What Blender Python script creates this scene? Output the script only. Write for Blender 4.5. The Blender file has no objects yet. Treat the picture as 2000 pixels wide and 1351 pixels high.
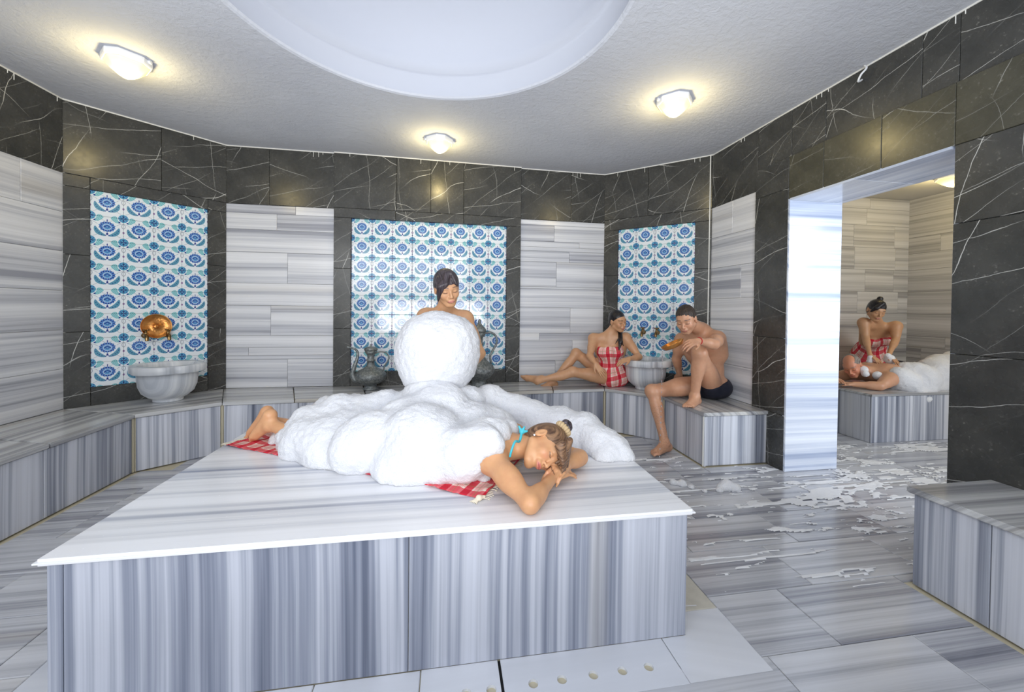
import bpy, bmesh, math, random
import numpy as np
from mathutils import Vector, Matrix

random.seed(7)
SC = bpy.context.scene
COL = SC.collection

# ------------------------------------------------------------------ camera, world, lights, exposure
cam_data = bpy.data.cameras.new('camera')
cam = bpy.data.objects.new('camera', cam_data)
COL.objects.link(cam)
cR = Vector((0.98684563, -0.16128681, 0.01105728))
cU = Vector((-0.00881253, 0.01462649, 0.99985419))
cF = Vector((0.16142502, 0.98679919, -0.01301275))
cam.matrix_world = Matrix(((cR.x, cU.x, -cF.x, 0), (cR.y, cU.y, -cF.y, 0), (cR.z, cU.z, -cF.z, 1.235), (0, 0, 0, 1)))
cam_data.sensor_width = 36.0
cam_data.lens = 775.97 / 2000 * 36
cam_data.shift_x = -(1001.66 - 1000) / 2000
cam_data.shift_y = -(675.5 - 613.74) / 2000
cam_data.clip_start = 0.05
SC.camera = cam

SC.view_settings.view_transform = 'Standard'
SC.view_settings.look = 'None'
SC.view_settings.gamma = 1.0
SC.view_settings.use_curve_mapping = False
SC.view_settings.exposure = 0.14

world = bpy.data.worlds.new('world')
SC.world = world
world.use_nodes = True
bg = world.node_tree.nodes['Background']
bg.inputs[0].default_value = (0.90, 0.95, 1.0, 1)
bg.inputs[1].default_value = 0.6


def area_light(name, loc, target, sx, sy, power, color, spread=180):
    l = bpy.data.lights.new(name, 'AREA')
    l.shape = 'RECTANGLE'
    l.size, l.size_y, l.energy, l.color = sx, sy, power, color
    l.spread = math.radians(spread)
    o = bpy.data.objects.new(name, l)
    COL.objects.link(o)
    o.location = loc
    o.rotation_euler = (Vector(target) - Vector(loc)).to_track_quat('-Z', 'Y').to_euler()
    return o


# soft lights added behind the camera; window and added fill of the inner room
area_light('added_soft_light_behind_camera', (-0.9, -1.15, 2.1), (-0.1, 3.2, 0.9), 3.6, 1.0, 50, (0.95, 0.975, 1.0))  # added soft area light where the wall behind the camera is left out
area_light('added_ceiling_fill', (0.0, -0.95, 1.05), (0.0, 1.7, 2.85), 2.4, 0.8, 50, (0.95, 0.975, 1.0), 115)  # added light aimed upward to brighten the ceiling
area_light('inner_window', (4.9, 0.15, 1.35), (3.1, 2.65, 1.3), 1.5, 1.9, 13, (0.78, 0.88, 1.0), 70)
area_light('added_inner_fill', (4.6, 0.2, 2.2), (4.8, 3.4, 0.9), 1.6, 0.8, 30, (1.0, 0.98, 0.95))  # broad fill added to lift the dim inner room


# ------------------------------------------------------------------ objects
def put(o, parent=None):
    COL.objects.link(o)
    if parent is not None:
        o.parent = parent
    return o


def tag(o, label=None, cat=None, group=None, kind=None):
    if label: o['label'] = label
    if cat: o['category'] = cat
    if group: o['group'] = group
    if kind: o['kind'] = kind
    return o


def empty(name, loc=(0, 0, 0), rz=0.0):
    o = bpy.data.objects.new(name, None)
    o.empty_display_size = 0.1
    o.location = loc
    o.rotation_euler = (0, 0, rz)
    COL.objects.link(o)
    return o


def new_mesh(name, verts, faces, mat=None, smooth=False):
    me = bpy.data.meshes.new(name)
    if isinstance(verts, np.ndarray) and isinstance(faces, np.ndarray):
        n, m, k = len(verts), len(faces), faces.shape[1]
        me.vertices.add(n)
        me.vertices.foreach_set('co', np.ascontiguousarray(verts, dtype=np.float32).ravel())
        me.loops.add(m * k)
        me.loops.foreach_set('vertex_index', np.ascontiguousarray(faces, dtype=np.int32).ravel())
        me.polygons.add(m)
        me.polygons.foreach_set('loop_start', np.arange(0, m * k, k, dtype=np.int32))
        me.update(calc_edges=True)
    else:
        me.from_pydata([tuple(v) for v in verts], [], [tuple(f) for f in faces])
        me.update()
    if smooth:
        me.polygons.foreach_set('use_smooth', np.ones(len(me.polygons), dtype=bool))
    if mat: me.materials.append(mat)
    return me


def mobj(name, verts, faces, mat, parent=None, smooth=False, matrix=None):
    o = bpy.data.objects.new(name, new_mesh(name, verts, faces, mat, smooth))
    put(o, parent)
    if matrix is not None: o.matrix_basis = matrix
    return o


# ------------------------------------------------------------------ node maths
class X:
    """A scalar in a node tree, with ordinary arithmetic."""
    def __init__(s, nt, v): s.nt, s.v = nt, v
    def _op(s, op, *a):
        n = s.nt.nodes.new('ShaderNodeMath'); n.operation = op
        for i, q in enumerate((s,) + a):
            q = q.v if isinstance(q, X) else q
            if isinstance(q, (int, float)): n.inputs[i].default_value = q
            else: s.nt.links.new(q, n.inputs[i])
        return X(s.nt, n.outputs[0])
    def __add__(s, o): return s._op('ADD', o)
    __radd__ = __add__
    def __sub__(s, o): return s._op('SUBTRACT', o)
    def __rsub__(s, o): return X(s.nt, float(o))._op('SUBTRACT', s)
    def __mul__(s, o): return s._op('MULTIPLY', o)
    __rmul__ = __mul__
    def __truediv__(s, o): return s._op('DIVIDE', o)
    def lt(s, o): return s._op('LESS_THAN', o)
    def gt(s, o): return s._op('GREATER_THAN', o)
    def abs(s): return s._op('ABSOLUTE')
    def sqrt(s): return s._op('SQRT')
    def cos(s): return s._op('COSINE')
    def frac(s): return s._op('FRACT')
    def floor(s): return s._op('FLOOR')
    def max(s, o): return s._op('MAXIMUM', o)
    def min(s, o): return s._op('MINIMUM', o)
    def pow(s, o): return s._op('POWER', o)
    def atan2(s, o): return s._op('ARCTAN2', o)
    def clamp(s):
        r = s._op('ADD', 0.0); r.v.node.use_clamp = True; return r
    def step(s, a, b):
        n = s.nt.nodes.new('ShaderNodeMapRange'); n.interpolation_type = 'SMOOTHSTEP'
        s.nt.links.new(s.v, n.inputs[0]); n.inputs[1].default_value = a; n.inputs[2].default_value = b
        return X(s.nt, n.outputs[0])


def srgb(r, g, b):
    f = lambda c: (c / 255 / 12.92) if c / 255 <= 0.04045 else ((c / 255 + 0.055) / 1.055) ** 2.4
    return (f(r), f(g), f(b), 1)


class Mat:
    def __init__(s, name, rough=0.5, **kw):
        s.m = bpy.data.materials.new(name); s.m.use_nodes = True
        s.nt = s.m.node_tree; s.b = s.nt.nodes['Principled BSDF']
        s.b.inputs['Roughness'].default_value = rough
        for k, v in kw.items(): s.b.inputs[k.replace('_', ' ')].default_value = v
    def node(s, t, **kw):
        n = s.nt.nodes.new(t)
        for k, v in kw.items(): setattr(n, k, v)
        return n
    def coord(s, which='Object'): return s.node('ShaderNodeTexCoord').outputs[which]
    def attr(s, name, out='Vector'):
        n = s.node('ShaderNodeAttribute'); n.attribute_name = name; return n.outputs[out]
    def rnd(s): return X(s.nt, s.node('ShaderNodeObjectInfo').outputs['Random'])
    def sep(s, vec):
        n = s.node('ShaderNodeSeparateXYZ'); s.nt.links.new(vec, n.inputs[0]); return [X(s.nt, n.outputs[i]) for i in range(3)]
    def comb(s, *a):
        n = s.node('ShaderNodeCombineXYZ')
        for i, q in enumerate(a):
            q = q.v if isinstance(q, X) else q
            if isinstance(q, (int, float)): n.inputs[i].default_value = q
            else: s.nt.links.new(q, n.inputs[i])
        return n.outputs[0]
    def noise(s, vec, scale, detail=2, rough=0.5, dist=0.0):
        n = s.node('ShaderNodeTexNoise'); s.nt.links.new(vec, n.inputs['Vector'])
        n.inputs['Scale'].default_value = scale; n.inputs['Detail'].default_value = detail
        n.inputs['Roughness'].default_value = rough; n.inputs['Distortion'].default_value = dist
        return X(s.nt, n.outputs['Fac'])
    def voro(s, vec, scale, feature='F1'):
        n = s.node('ShaderNodeTexVoronoi'); n.feature = feature; s.nt.links.new(vec, n.inputs['Vector'])
        n.inputs['Scale'].default_value = scale; return X(s.nt, n.outputs['Distance'])
    def ramp(s, fac, stops):
        n = s.node('ShaderNodeValToRGB'); s.nt.links.new(fac.v, n.inputs[0]); cr = n.color_ramp
        while len(cr.elements) < len(stops): cr.elements.new(0.5)
        for e, (p, c) in zip(cr.elements, stops): e.position = p; e.color = c
        return n.outputs[0]
    def mix(s, fac, a, b, mode='MIX'):
        n = s.node('ShaderNodeMix'); n.data_type = 'RGBA'; n.blend_type = mode
        for i, q in ((0, fac), (6, a), (7, b)):
            q = q.v if isinstance(q, X) else q
            if isinstance(q, (int, float)): n.inputs[i].default_value = q
            elif isinstance(q, tuple): n.inputs[i].default_value = q
            else: s.nt.links.new(q, n.inputs[i])
        return n.outputs[2]
    def color(s, c):
        if isinstance(c, tuple): s.b.inputs['Base Color'].default_value = c
        else: s.nt.links.new(c, s.b.inputs['Base Color'])
        return s
    def rough(s, x): s.nt.links.new(x.v, s.b.inputs['Roughness']); return s
    def bump(s, h, strength=0.3, dist=0.01):
        n = s.node('ShaderNodeBump'); n.inputs['Strength'].default_value = strength; n.inputs['Distance'].default_value = dist
        s.nt.links.new(h.v, n.inputs['Height']); s.nt.links.new(n.outputs[0], s.b.inputs['Normal']); return s


# ------------------------------------------------------------------ materials
def striped_marble(name, across, light=(224, 227, 236), mid=(196, 201, 214), dark=(136, 143, 162), rough=0.22, fine=1.0, offs=0.0, warm=0.25, wave=0.0, zf=1.0, p=(0.36, 0.455, 0.53, 0.62)):
    """grey-white marble whose bands run along local x (across='y') or along local y (across='x')"""
    m = Mat(name, rough)
    x, y, z = m.sep(m.coord())
    r = m.rnd()
    a, l = (y, x) if across == 'y' else (x, y)
    wob = m.noise(m.comb(l * 0.6, a * 0.6, r * 31.0 + offs), 1.6, 1) * (0.035 + wave)
    c = a + z * zf + wob + r * 9.0 + offs
    n1 = m.noise(m.comb(l * 0.010, c, r * 13.0), 9.0 * fine, 5, 0.62)
    n2 = m.noise(m.comb(l * 0.012, c + 4.0, r * 7.0), 42.0 * fine, 3, 0.6)
    n3 = m.noise(m.comb(l * 0.01, c + 9.0, 1.0), 2.6 * fine, 1)
    v = n1 * 0.62 + n2 * 0.22 + n3 * 0.16
    v = v + (r - 0.5) * 0.05
    col = m.ramp(v, [(p[0], srgb(*dark)), (p[1], srgb(*mid)), (p[2], srgb(*light)), (p[3], srgb(*[min(255, q + 14) for q in light]))])
    yel = (m.noise(m.comb(l * 0.02, c + 20.0, r * 5.0), 5.0, 2)).step(0.58, 0.72)
    col = m.mix(yel * warm, col, srgb(214, 206, 190))
    m.color(col)
    g = m.noise(m.coord(), 90, 2)
    m.rough(g * 0.1 + (rough - 0.05))
    return m.m


def dark_marble(name, base=(62, 63, 62), veins=1.0):
    m = Mat(name, 0.28)
    x, y, z = m.sep(m.coord())
    r = m.rnd()
    ang = r * 6.0
    sx = x + (r * 17.0); sy = y + (r * 29.0)
    def lines(ca, sa, freq, wav, half, seed, thr):
        u = sx * ca + sy * sa
        w = sy * ca - sx * sa
        w = w + m.noise(m.comb(u * 0.8, w * 0.8, seed), 1.6, 2) * wav + (m.noise(m.comb(u, w, seed + 3.0), 14.0, 3, 0.6) - 0.5) * 0.012
        q = w * freq + seed
        k = m.noise(m.comb(u * 1.3, q.floor() * 7.31, seed + 9.0), 1.0, 1)
        wd = m.noise(m.comb(u * 9.0, q.floor() * 3.1, seed), 1.0, 2) * 1.4 + 0.1
        d = ((q.frac() - 0.5).abs()) / freq
        return (1.0 - (d / wd).step(half * 0.35, half * 1.25)) * k.step(thr, thr + 0.10)
    v = lines(0.92, 0.39, 2.2, 0.35, 0.0030, 1.0, 0.47)
    v = v.max(lines(0.97, 0.22, 5.0, 0.15, 0.0018, 5.0, 0.46) * 0.8)
    v = v.max(lines(0.35, 0.94, 2.6, 0.25, 0.0024, 11.0, 0.50) * 0.9)
    v = v.max(lines(0.78, 0.62, 7.0, 0.18, 0.0014, 17.0, 0.47) * 0.65)
    v = v.max(lines(0.90, -0.43, 2.4, 0.3, 0.0022, 23.0, 0.49) * 0.85)
    v = v.max(lines(0.15, -0.99, 4.0, 0.25, 0.0016, 31.0, 0.50) * 0.7)
    spk = m.noise(m.coord(), 60, 3, 0.7).step(0.60, 0.70) * m.noise(m.coord(), 5, 2).step(0.42, 0.62) * 0.5
    cloud = m.noise(m.coord(), 4.5, 4, 0.6)
    b = m.mix(cloud.step(0.2, 0.8), srgb(*[q - 8 for q in base]), srgb(base[0] + 16, base[1] + 15, base[2] + 13))
    b = m.mix(spk, b, srgb(165, 163, 156))
    b = m.mix((v * 0.9 * veins).clamp(), b, srgb(226, 226, 222))
    m.color(b)
    m.rough(m.noise(m.coord(), 30, 2) * 0.10 + 0.22)
    return m.m


def iznik_tile(name):
    m = Mat(name, 0.12)
    gx, gy, gz = m.sep(m.coord())
    x, y = gx * 5.0, gy * 5.0          # the tile is 0.2 m: x, y run from -0.5 to 0.5
    ax, ay = x.abs(), y.abs()
    white, teal, blue, navy = srgb(233, 239, 244), srgb(104, 188, 196), srgb(96, 146, 208), srgb(38, 52, 138)
    leafc, grey, lilac = srgb(92, 156, 180), srgb(140, 150, 166), srgb(150, 120, 170)
    col = white
    # thin curling stems
    d1 = ((ax - 0.5) * (ax - 0.5) + (y + 0.03) * (y + 0.03)).sqrt()
    st = (d1 - 0.30).abs().lt(0.007)
    d2 = (ax * ax + (y - 0.55) * (y - 0.55)).sqrt()
    st = st.max((d2 - 0.24).abs().lt(0.006)).max(((ax - 0.5).abs().lt(0.006)) * (ay.lt(0.36)))
    # horizontal pale bud between columns
    bud = (((ax - 0.5) / 0.085) * ((ax - 0.5) / 0.085) + ((y - 0.17) / 0.11) * ((y - 0.17) / 0.11)).sqrt()
    st = st.max((bud - 0.9).abs().lt(0.12))
    col = m.mix(st * 0.8, col, grey)
    pd = ((ax - 0.5) * (ax - 0.5) + (y + 0.09) * (y + 0.09)).sqrt()
    col = m.mix(pd.lt(0.055), col, lilac)
    col = m.mix(pd.lt(0.022), col, white)
    sd = ((ax - 0.5).abs() + (y + 0.235).abs()).lt(0.035)
    col = m.mix(sd, col, navy)
    # feather leaf
    u = (ax - 0.245) * 0.66 + (y + 0.145) * 0.75
    w = (y + 0.145) * 0.66 - (ax - 0.245) * 0.75 - u * u * 1.5 + 0.018
    e = ((u / 0.225) * (u / 0.225) + (w / 0.072) * (w / 0.072)).sqrt()
    col = m.mix(e.lt(1.12), col, srgb(205, 226, 238))
    col = m.mix(e.lt(1.0), col, leafc)
    col = m.mix((e - 0.95).abs().lt(0.06) * (u * 24.0).frac().lt(0.5), col, navy)
    dots = ((((u / 0.085).frac() - 0.5).abs() * 0.085).max(w.abs())).lt(0.017) * e.lt(0.8)
    col = m.mix(dots, col, navy)
    # tulip, wrapping over the top edge
    ty = (y - 0.43 + 0.5).frac() - 0.5
    ty = ((y + 0.07) + 10.0).frac() - 0.5
    tx = ax - 0.25
    u = tx * 0.70 - ty * 0.71
    w = tx * 0.71 + ty * 0.70
    e = ((u / 0.18) * (u / 0.18) + (w / 0.115) * (w / 0.115)).sqrt()
    tip = e.lt(1.0) * (u + (w * 22.0).cos() * 0.018).gt(-0.135)
    col = m.mix(tip, col, teal)
    col = m.mix(tip * (((w / 0.042) + 10.0).frac() - 0.5).abs().lt(0.09), col, white)
    kd = ((u - 0.155) * (u - 0.155) + w * w).sqrt()
    col = m.mix(kd.lt(0.032), col, navy)
    # corner rosettes
    rx, ry = ax - 0.5, ay - 0.5
    r = (rx * rx + ry * ry).sqrt()
    th = ry.atan2(rx)
    col = m.mix(r.lt(0.205 - 0.0), col, white)
    col = m.mix(r.lt(0.18), col, srgb(92, 166, 198))
    pet = (th * 8.0).cos()
    col = m.mix(r.lt(0.172) * r.gt(0.135) * pet.gt(0.3), col, srgb(60, 110, 180))
    col = m.mix(r.lt(0.125) * r.gt(0.035) * pet.lt(-0.35), col, navy)
    col = m.mix(r.lt(0.042), col, lilac)
    # large blossom
    fy = y - 0.09
    r = ((x / 0.235) * (x / 0.235) + (fy / 0.205) * (fy / 0.205)).sqrt()
    th = fy.atan2(x)
    sc = r + (th * 14.0).cos() * 0.07
    col = m.mix(sc.lt(1.16), col, white)
    col = m.mix(sc.lt(1.0), col, blue)
    col = m.mix(sc.lt(1.0) * sc.gt(0.72) * (th * 14.0).cos().gt(0.1), col, navy)
    ir = (x * x + (fy + 0.01) * (fy + 0.01)).sqrt()
    col = m.mix((ir - 0.115).abs().lt(0.009), col, srgb(206, 222, 240))
    col = m.mix(ir.lt(0.10), col, srgb(104, 168, 214))
    col = m.mix((fy - 0.055 + ax * 0.75).abs().lt(0.02) * ax.lt(0.105), col, navy)
    col = m.mix((ir - 0.045).abs().lt(0.011), col, srgb(64, 86, 170))
    # bud above, star below
    col = m.mix((ax / 0.02 + (y - 0.35).abs() / 0.055).lt(1.0), col, navy)
    col = m.mix((ax / 0.035 + (y + 0.19).abs() / 0.06).lt(1.0), col, navy)
    col = m.mix((ax - (y + 0.19).abs() * 0.6).abs().lt(0.012) * (y + 0.24).abs().lt(0.045), col, navy)
    m.color(col)
    m.bump(m.noise(m.coord('Object'), 14, 2), 0.06, 0.01)
    m.b.inputs['Coat Weight'].default_value = 0.3
    return m.m


def plain(name, rgb, rough=0.5, bump=None, **kw):
    m = Mat(name, rough, **kw)
    if bump:
        n = m.noise(m.coord(), bump[0], 4, 0.6)
        m.bump(n, bump[1], bump[2])
        m.color(m.mix(n.step(0.3, 0.7), srgb(*[q * 0.95 for q in rgb]), srgb(*rgb)))
    else: m.color(srgb(*rgb))
    return m.m


M = {}
M['band_h'] = striped_marble('striped_marble_wall', 'y', light=(222, 223, 227), mid=(200, 202, 209), dark=(158, 160, 170), fine=1.2, p=(0.385, 0.47, 0.54, 0.63))
M['band_warm'] = striped_marble('striped_marble_inner_wall', 'y', light=(200, 198, 196), mid=(176, 174, 172), dark=(132, 130, 132), warm=0.3)
M['band_v'] = striped_marble('striped_marble_upright', 'x', light=(206, 209, 218), mid=(162, 167, 180), dark=(100, 106, 122), fine=1.3, p=(0.38, 0.47, 0.54, 0.63))
M['band_front'] = striped_marble('striped_marble_table_front', 'x', light=(192, 196, 208), mid=(146, 152, 168), dark=(100, 107, 126), fine=1.15, p=(0.38, 0.47, 0.55, 0.65), offs=3.4)
M['band_floor'] = striped_marble('striped_marble_floor', 'y', light=(196, 198, 204), mid=(166, 168, 176), dark=(116, 118, 130), rough=0.17, fine=1.5)
M['band_bench'] = striped_marble('striped_marble_bench_top', 'y', light=(204, 205, 206), mid=(166, 167, 170), dark=(120, 121, 127), fine=1.2, rough=0.2, warm=0.5)
M['band_table'] = striped_marble('striped_marble_table_top', 'y', light=(228, 229, 233), mid=(200, 203, 212), dark=(152, 157, 174), rough=0.25, fine=0.7, warm=0.1, p=(0.38, 0.455, 0.505, 0.57), offs=1.3)
M['band_jamb'] = striped_marble('striped_marble_door_lining', 'y', light=(226, 232, 244), mid=(196, 206, 226), dark=(140, 156, 190), rough=0.13, warm=0.0)
M['pale_stone'] = striped_marble('pale_marble', 'y', light=(214, 217, 224), mid=(200, 204, 214), dark=(172, 178, 192), rough=0.3, fine=0.4, p=(0.2, 0.33, 0.45, 0.7), wave=0.1)
M['beige_stone'] = plain('beige_stone', (206, 202, 190), 0.4, (20, 0.1, 0.01))
M['dark'] = dark_marble('dark_veined_marble')
M['dark_plain'] = dark_marble('dark_marble_lintel', (70, 69, 58), 0.55)
M['iznik'] = iznik_tile('painted_floral_tile')
M['black_gap'] = plain('black_gap', (12, 12, 13), 0.9)
M['grout'] = plain('grout', (196, 188, 164), 0.8)
M['grout_dark'] = plain('dark_grout', (150, 148, 142), 0.8)
M['caulk'] = plain('white_caulk', (236, 236, 232), 0.6)
mm = Mat('rough_grey_plaster', 0.85)
_n = mm.noise(mm.coord(), 26, 6, 0.65, 0.4)
_n2 = mm.noise(mm.coord(), 1.3, 3, 0.5)
mm.color(mm.mix(_n2.step(0.3, 0.7), srgb(200, 203, 212), srgb(211, 214, 222)))
mm.bump(_n, 0.55, 0.012)
M['plaster'] = mm.m
M['dome'] = plain('smooth_white_plaster', (196, 200, 211), 0.7)
M['inner_plaster'] = plain('inner_plaster', (196, 194, 190), 0.8)
M['white_plastic'] = plain('white_lamp_housing', (238, 240, 244), 0.35)
mm = Mat('glowing_lamp_glass', 0.4)
mm.color(srgb(255, 246, 200))
mm.b.inputs['Emission Color'].default_value = srgb(255, 240, 150)
mm.b.inputs['Emission Strength'].default_value = 0.85
M['lamp'] = mm.m
mm = Mat('hammered_copper', 0.32, Metallic=0.9)
_v = mm.voro(mm.coord(), 70)
mm.color(mm.mix(mm.noise(mm.coord(), 14, 3).step(0.3, 0.7), srgb(190, 120, 60), srgb(224, 160, 92)))
mm.bump(_v, 0.25, 0.004)
M['copper'] = mm.m
mm = Mat('dull_engraved_bronze', 0.5, Metallic=0.65)
_v = mm.noise(mm.coord(), 48, 4, 0.7)
mm.color(mm.mix(_v.step(0.35, 0.65), srgb(104, 110, 112), srgb(156, 160, 158)))
mm.bump(_v, 0.5, 0.006)
M['bronze'] = mm.m
mm = Mat('aged_brass', 0.3, Metallic=0.85)
mm.color(mm.mix(mm.noise(mm.coord(), 30, 3).step(0.35, 0.65), srgb(92, 74, 48), srgb(176, 142, 92)))
M['brass'] = mm.m
M['basin'] = striped_marble('carved_marble_basin', 'x', light=(226, 228, 230), mid=(198, 202, 208), dark=(160, 166, 176), rough=0.35, fine=0.9, warm=0.15, zf=0.0, wave=0.01)
mm = Mat('soap_foam', 0.7, Subsurface_Weight=0.6, Subsurface_Scale=0.04)
_p = mm.coord()
_h = mm.voro(_p, 150) * 0.6 + mm.noise(_p, 60, 5, 0.7) * 0.8
mm.bump(_h, 0.6, 0.007)
mm.b.inputs['Subsurface Radius'].default_value = (1.0, 1.0, 1.0)
mm.color(mm.mix(mm.voro(_p, 240).step(0.1, 0.6), srgb(240, 240, 243), srgb(228, 230, 236)))
M['foam'] = mm.m
mm = Mat('thin_foam_film', 0.5, Alpha=0.92)
mm.color(srgb(244, 246, 250))
mm.bump(mm.voro(mm.coord(), 120), 0.4, 0.004)
M['film'] = mm.m
mm = Mat('water', 0.02)
mm.b.inputs['Transmission Weight'].default_value = 0.9
mm.b.inputs['IOR'].default_value = 1.33
mm.color(srgb(240, 248, 255))
M['water'] = mm.m


def skin_mat(name, sheen=0.35):
    m = Mat(name, 0.42, Subsurface_Weight=0.12, Subsurface_Scale=0.012)
    m.b.inputs['Subsurface Radius'].default_value = (1.0, 0.4, 0.25)
    c = m.attr('col', 'Color')
    n = m.noise(m.coord(), 40, 3)
    m.color(m.mix(n.step(0.35, 0.65) * 0.10, c, srgb(190, 110, 80)))
    m.bump(m.noise(m.coord(), 220, 3), 0.08, 0.002)
    return m.m


def hair_mat(name, dark, light, gloss=0.35, scale=1.0):
    m = Mat(name, gloss)
    x, y, z = m.sep(m.attr('hc'))
    v = m.comb(x * 260.0 * scale, y * 16.0, z * 16.0)
    n = m.noise(v, 1.0, 3, 0.6)
    m.color(m.mix(n.step(0.3, 0.72), srgb(*dark), srgb(*light)))
    m.bump(n, 0.6, 0.004)
    return m.m


def plaid_mat(name, period=0.095):
    m = Mat(name, 0.85)
    u, v, w = m.sep(m.attr('hc'))
    def band(t):
        f = (t / period + 20.0).frac()
        red = f.lt(0.36)
        lines = f.gt(0.44) * f.lt(0.86) * ((f * 16.0).frac().gt(0.45))
        return red, lines
    ru, lu = band(u); rv, lv = band(v * 0.8)
    k = ru * 0.56 + lu * 0.24 + rv * 0.44 + lv * 0.16
    col = m.ramp(k, [(0.0, srgb(240, 232, 218)), (0.22, srgb(236, 170, 168)), (0.5, srgb(224, 84, 96)), (0.85, srgb(204, 22, 50))])
    fu = ((u / period + 20.4).frac() - 0.02).abs().lt(0.025).max(((v * 0.8 / period + 20.4).frac() - 0.02).abs().lt(0.025))
    col = m.mix(fu * 0.55, col, srgb(150, 130, 80))
    m.color(col)
    wv = ((u * 900.0).cos() * (v * 900.0).cos())
    m.bump(wv, 0.2, 0.002)
    return m.m


M['skin'] = skin_mat('skin')
M['plaid'] = plaid_mat('red_white_plaid_cotton')
M['hair_black'] = hair_mat('wet_black_hair', (12, 11, 14), (42, 38, 42), 0.28)
M['hair_dark'] = hair_mat('straight_dark_hair', (34, 29, 34), (88, 78, 84), 0.3)
M['hair_brown'] = hair_mat('light_brown_hair', (74, 50, 38), (158, 122, 92), 0.4)
M['hair_man'] = hair_mat('short_dark_brown_hair', (28, 22, 20), (70, 56, 46), 0.5)
M['hair_grey'] = hair_mat('short_grey_hair', (96, 88, 84), (158, 148, 140), 0.6)
M['trunks'] = plain('navy_swim_fabric', (26, 30, 48), 0.6, (120, 0.2, 0.002))
M['turquoise'] = plain('turquoise_fabric', (70, 190, 208), 0.5, (120, 0.2, 0.002))
M['beige_cloth'] = plain('beige_scrunchie', (206, 180, 140), 0.8, (160, 0.5, 0.004))
M['red_cord'] = plain('red_cord', (190, 40, 40), 0.7)
M['fringe'] = plain('cream_fringe', (232, 222, 200), 0.85)
# ------------------------------------------------------------------ building pieces
_cache = {}


def slab_mesh(w, h, t, mat, ch=0.0025):
    key = (round(w, 3), round(h, 3), round(t, 3), mat.name)
    if key in _cache: return _cache[key]
    a, b = w / 2, h / 2
    V = [(-a, -b, -t), (a, -b, -t), (a, b, -t), (-a, b, -t), (-a, -b, -ch), (a, -b, -ch), (a, b, -ch), (-a, b, -ch),
         (-a + ch, -b + ch, 0), (a - ch, -b + ch, 0), (a - ch, b - ch, 0), (-a + ch, b - ch, 0)]
    Fc = [(0, 3, 2, 1), (8, 9, 10, 11)]
    for i in range(4):
        j = (i + 1) % 4
        Fc += [(i, j, 4 + j, 4 + i), (4 + i, 4 + j, 8 + j, 8 + i)]
    _cache[key] = new_mesh('slab', V, Fc, mat)
    return _cache[key]


def piece(name, parent, c, u, v, w, h, t, mat, gap=0.002):
    """one stone: centre of its face c, width along u, height along v, thickness behind the face"""
    o = bpy.data.objects.new(name, slab_mesh(w - gap, h - gap, t, mat))
    put(o, parent)
    u, v = Vector(u).normalized(), Vector(v).normalized()
    n = u.cross(v)
    o.matrix_basis = Matrix(((u.x, v.x, n.x, c[0]), (u.y, v.y, n.y, c[1]), (u.z, v.z, n.z, c[2]), (0, 0, 0, 1)))
    return o


def prism(name, parent, poly, z0, z1, mat, ang=0.0, round_edge=0.0):
    """a flat stone cut to a polygon (counter-clockwise), its grain along ang"""
    cx = sum(p[0] for p in poly) / len(poly); cy = sum(p[1] for p in poly) / len(poly)
    bm = bmesh.new()
    c, s = math.cos(-ang), math.sin(-ang)
    vs = []
    for p in poly:
        dx, dy = p[0] - cx, p[1] - cy
        vs.append(bm.verts.new((dx * c - dy * s, dx * s + dy * c, 0)))
    f = bm.faces.new(vs)
    r = bmesh.ops.extrude_face_region(bm, geom=[f])
    for v in r['geom']:
        if isinstance(v, bmesh.types.BMVert): v.co.z -= (z1 - z0)
    bmesh.ops.recalc_face_normals(bm, faces=bm.faces)
    if round_edge:
        es = [e for e in bm.edges if abs(e.verts[0].co.z - e.verts[1].co.z) < 1e-6]
        bmesh.ops.bevel(bm, geom=es, offset=round_edge, segments=4, affect='EDGES', clamp_overlap=True)
    me = bpy.data.meshes.new(name); bm.to_mesh(me); bm.free()
    me.materials.append(mat)
    o = put(bpy.data.objects.new(name, me), parent)
    o.matrix_basis = Matrix.Translation((cx, cy, z1)) @ Matrix.Rotation(ang, 4, 'Z')
    return o


def box(name, parent, x0, x1, y0, y1, z0, z1, mat):
    return prism(name, parent, [(x0, y0), (x1, y0), (x1, y1), (x0, y1)], z0, z1, mat)


ZB, ZC = 0.43, 2.796
PA, PB, PC, PD, PE, PF = (-2.916, 3.564), (-2.145, 4.285), (-1.144, 4.290), (0.785, 4.356), (1.784, 4.378), (2.606, 3.621)
YOPEN = -1.2
UP = (0, 0, 1)


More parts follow.
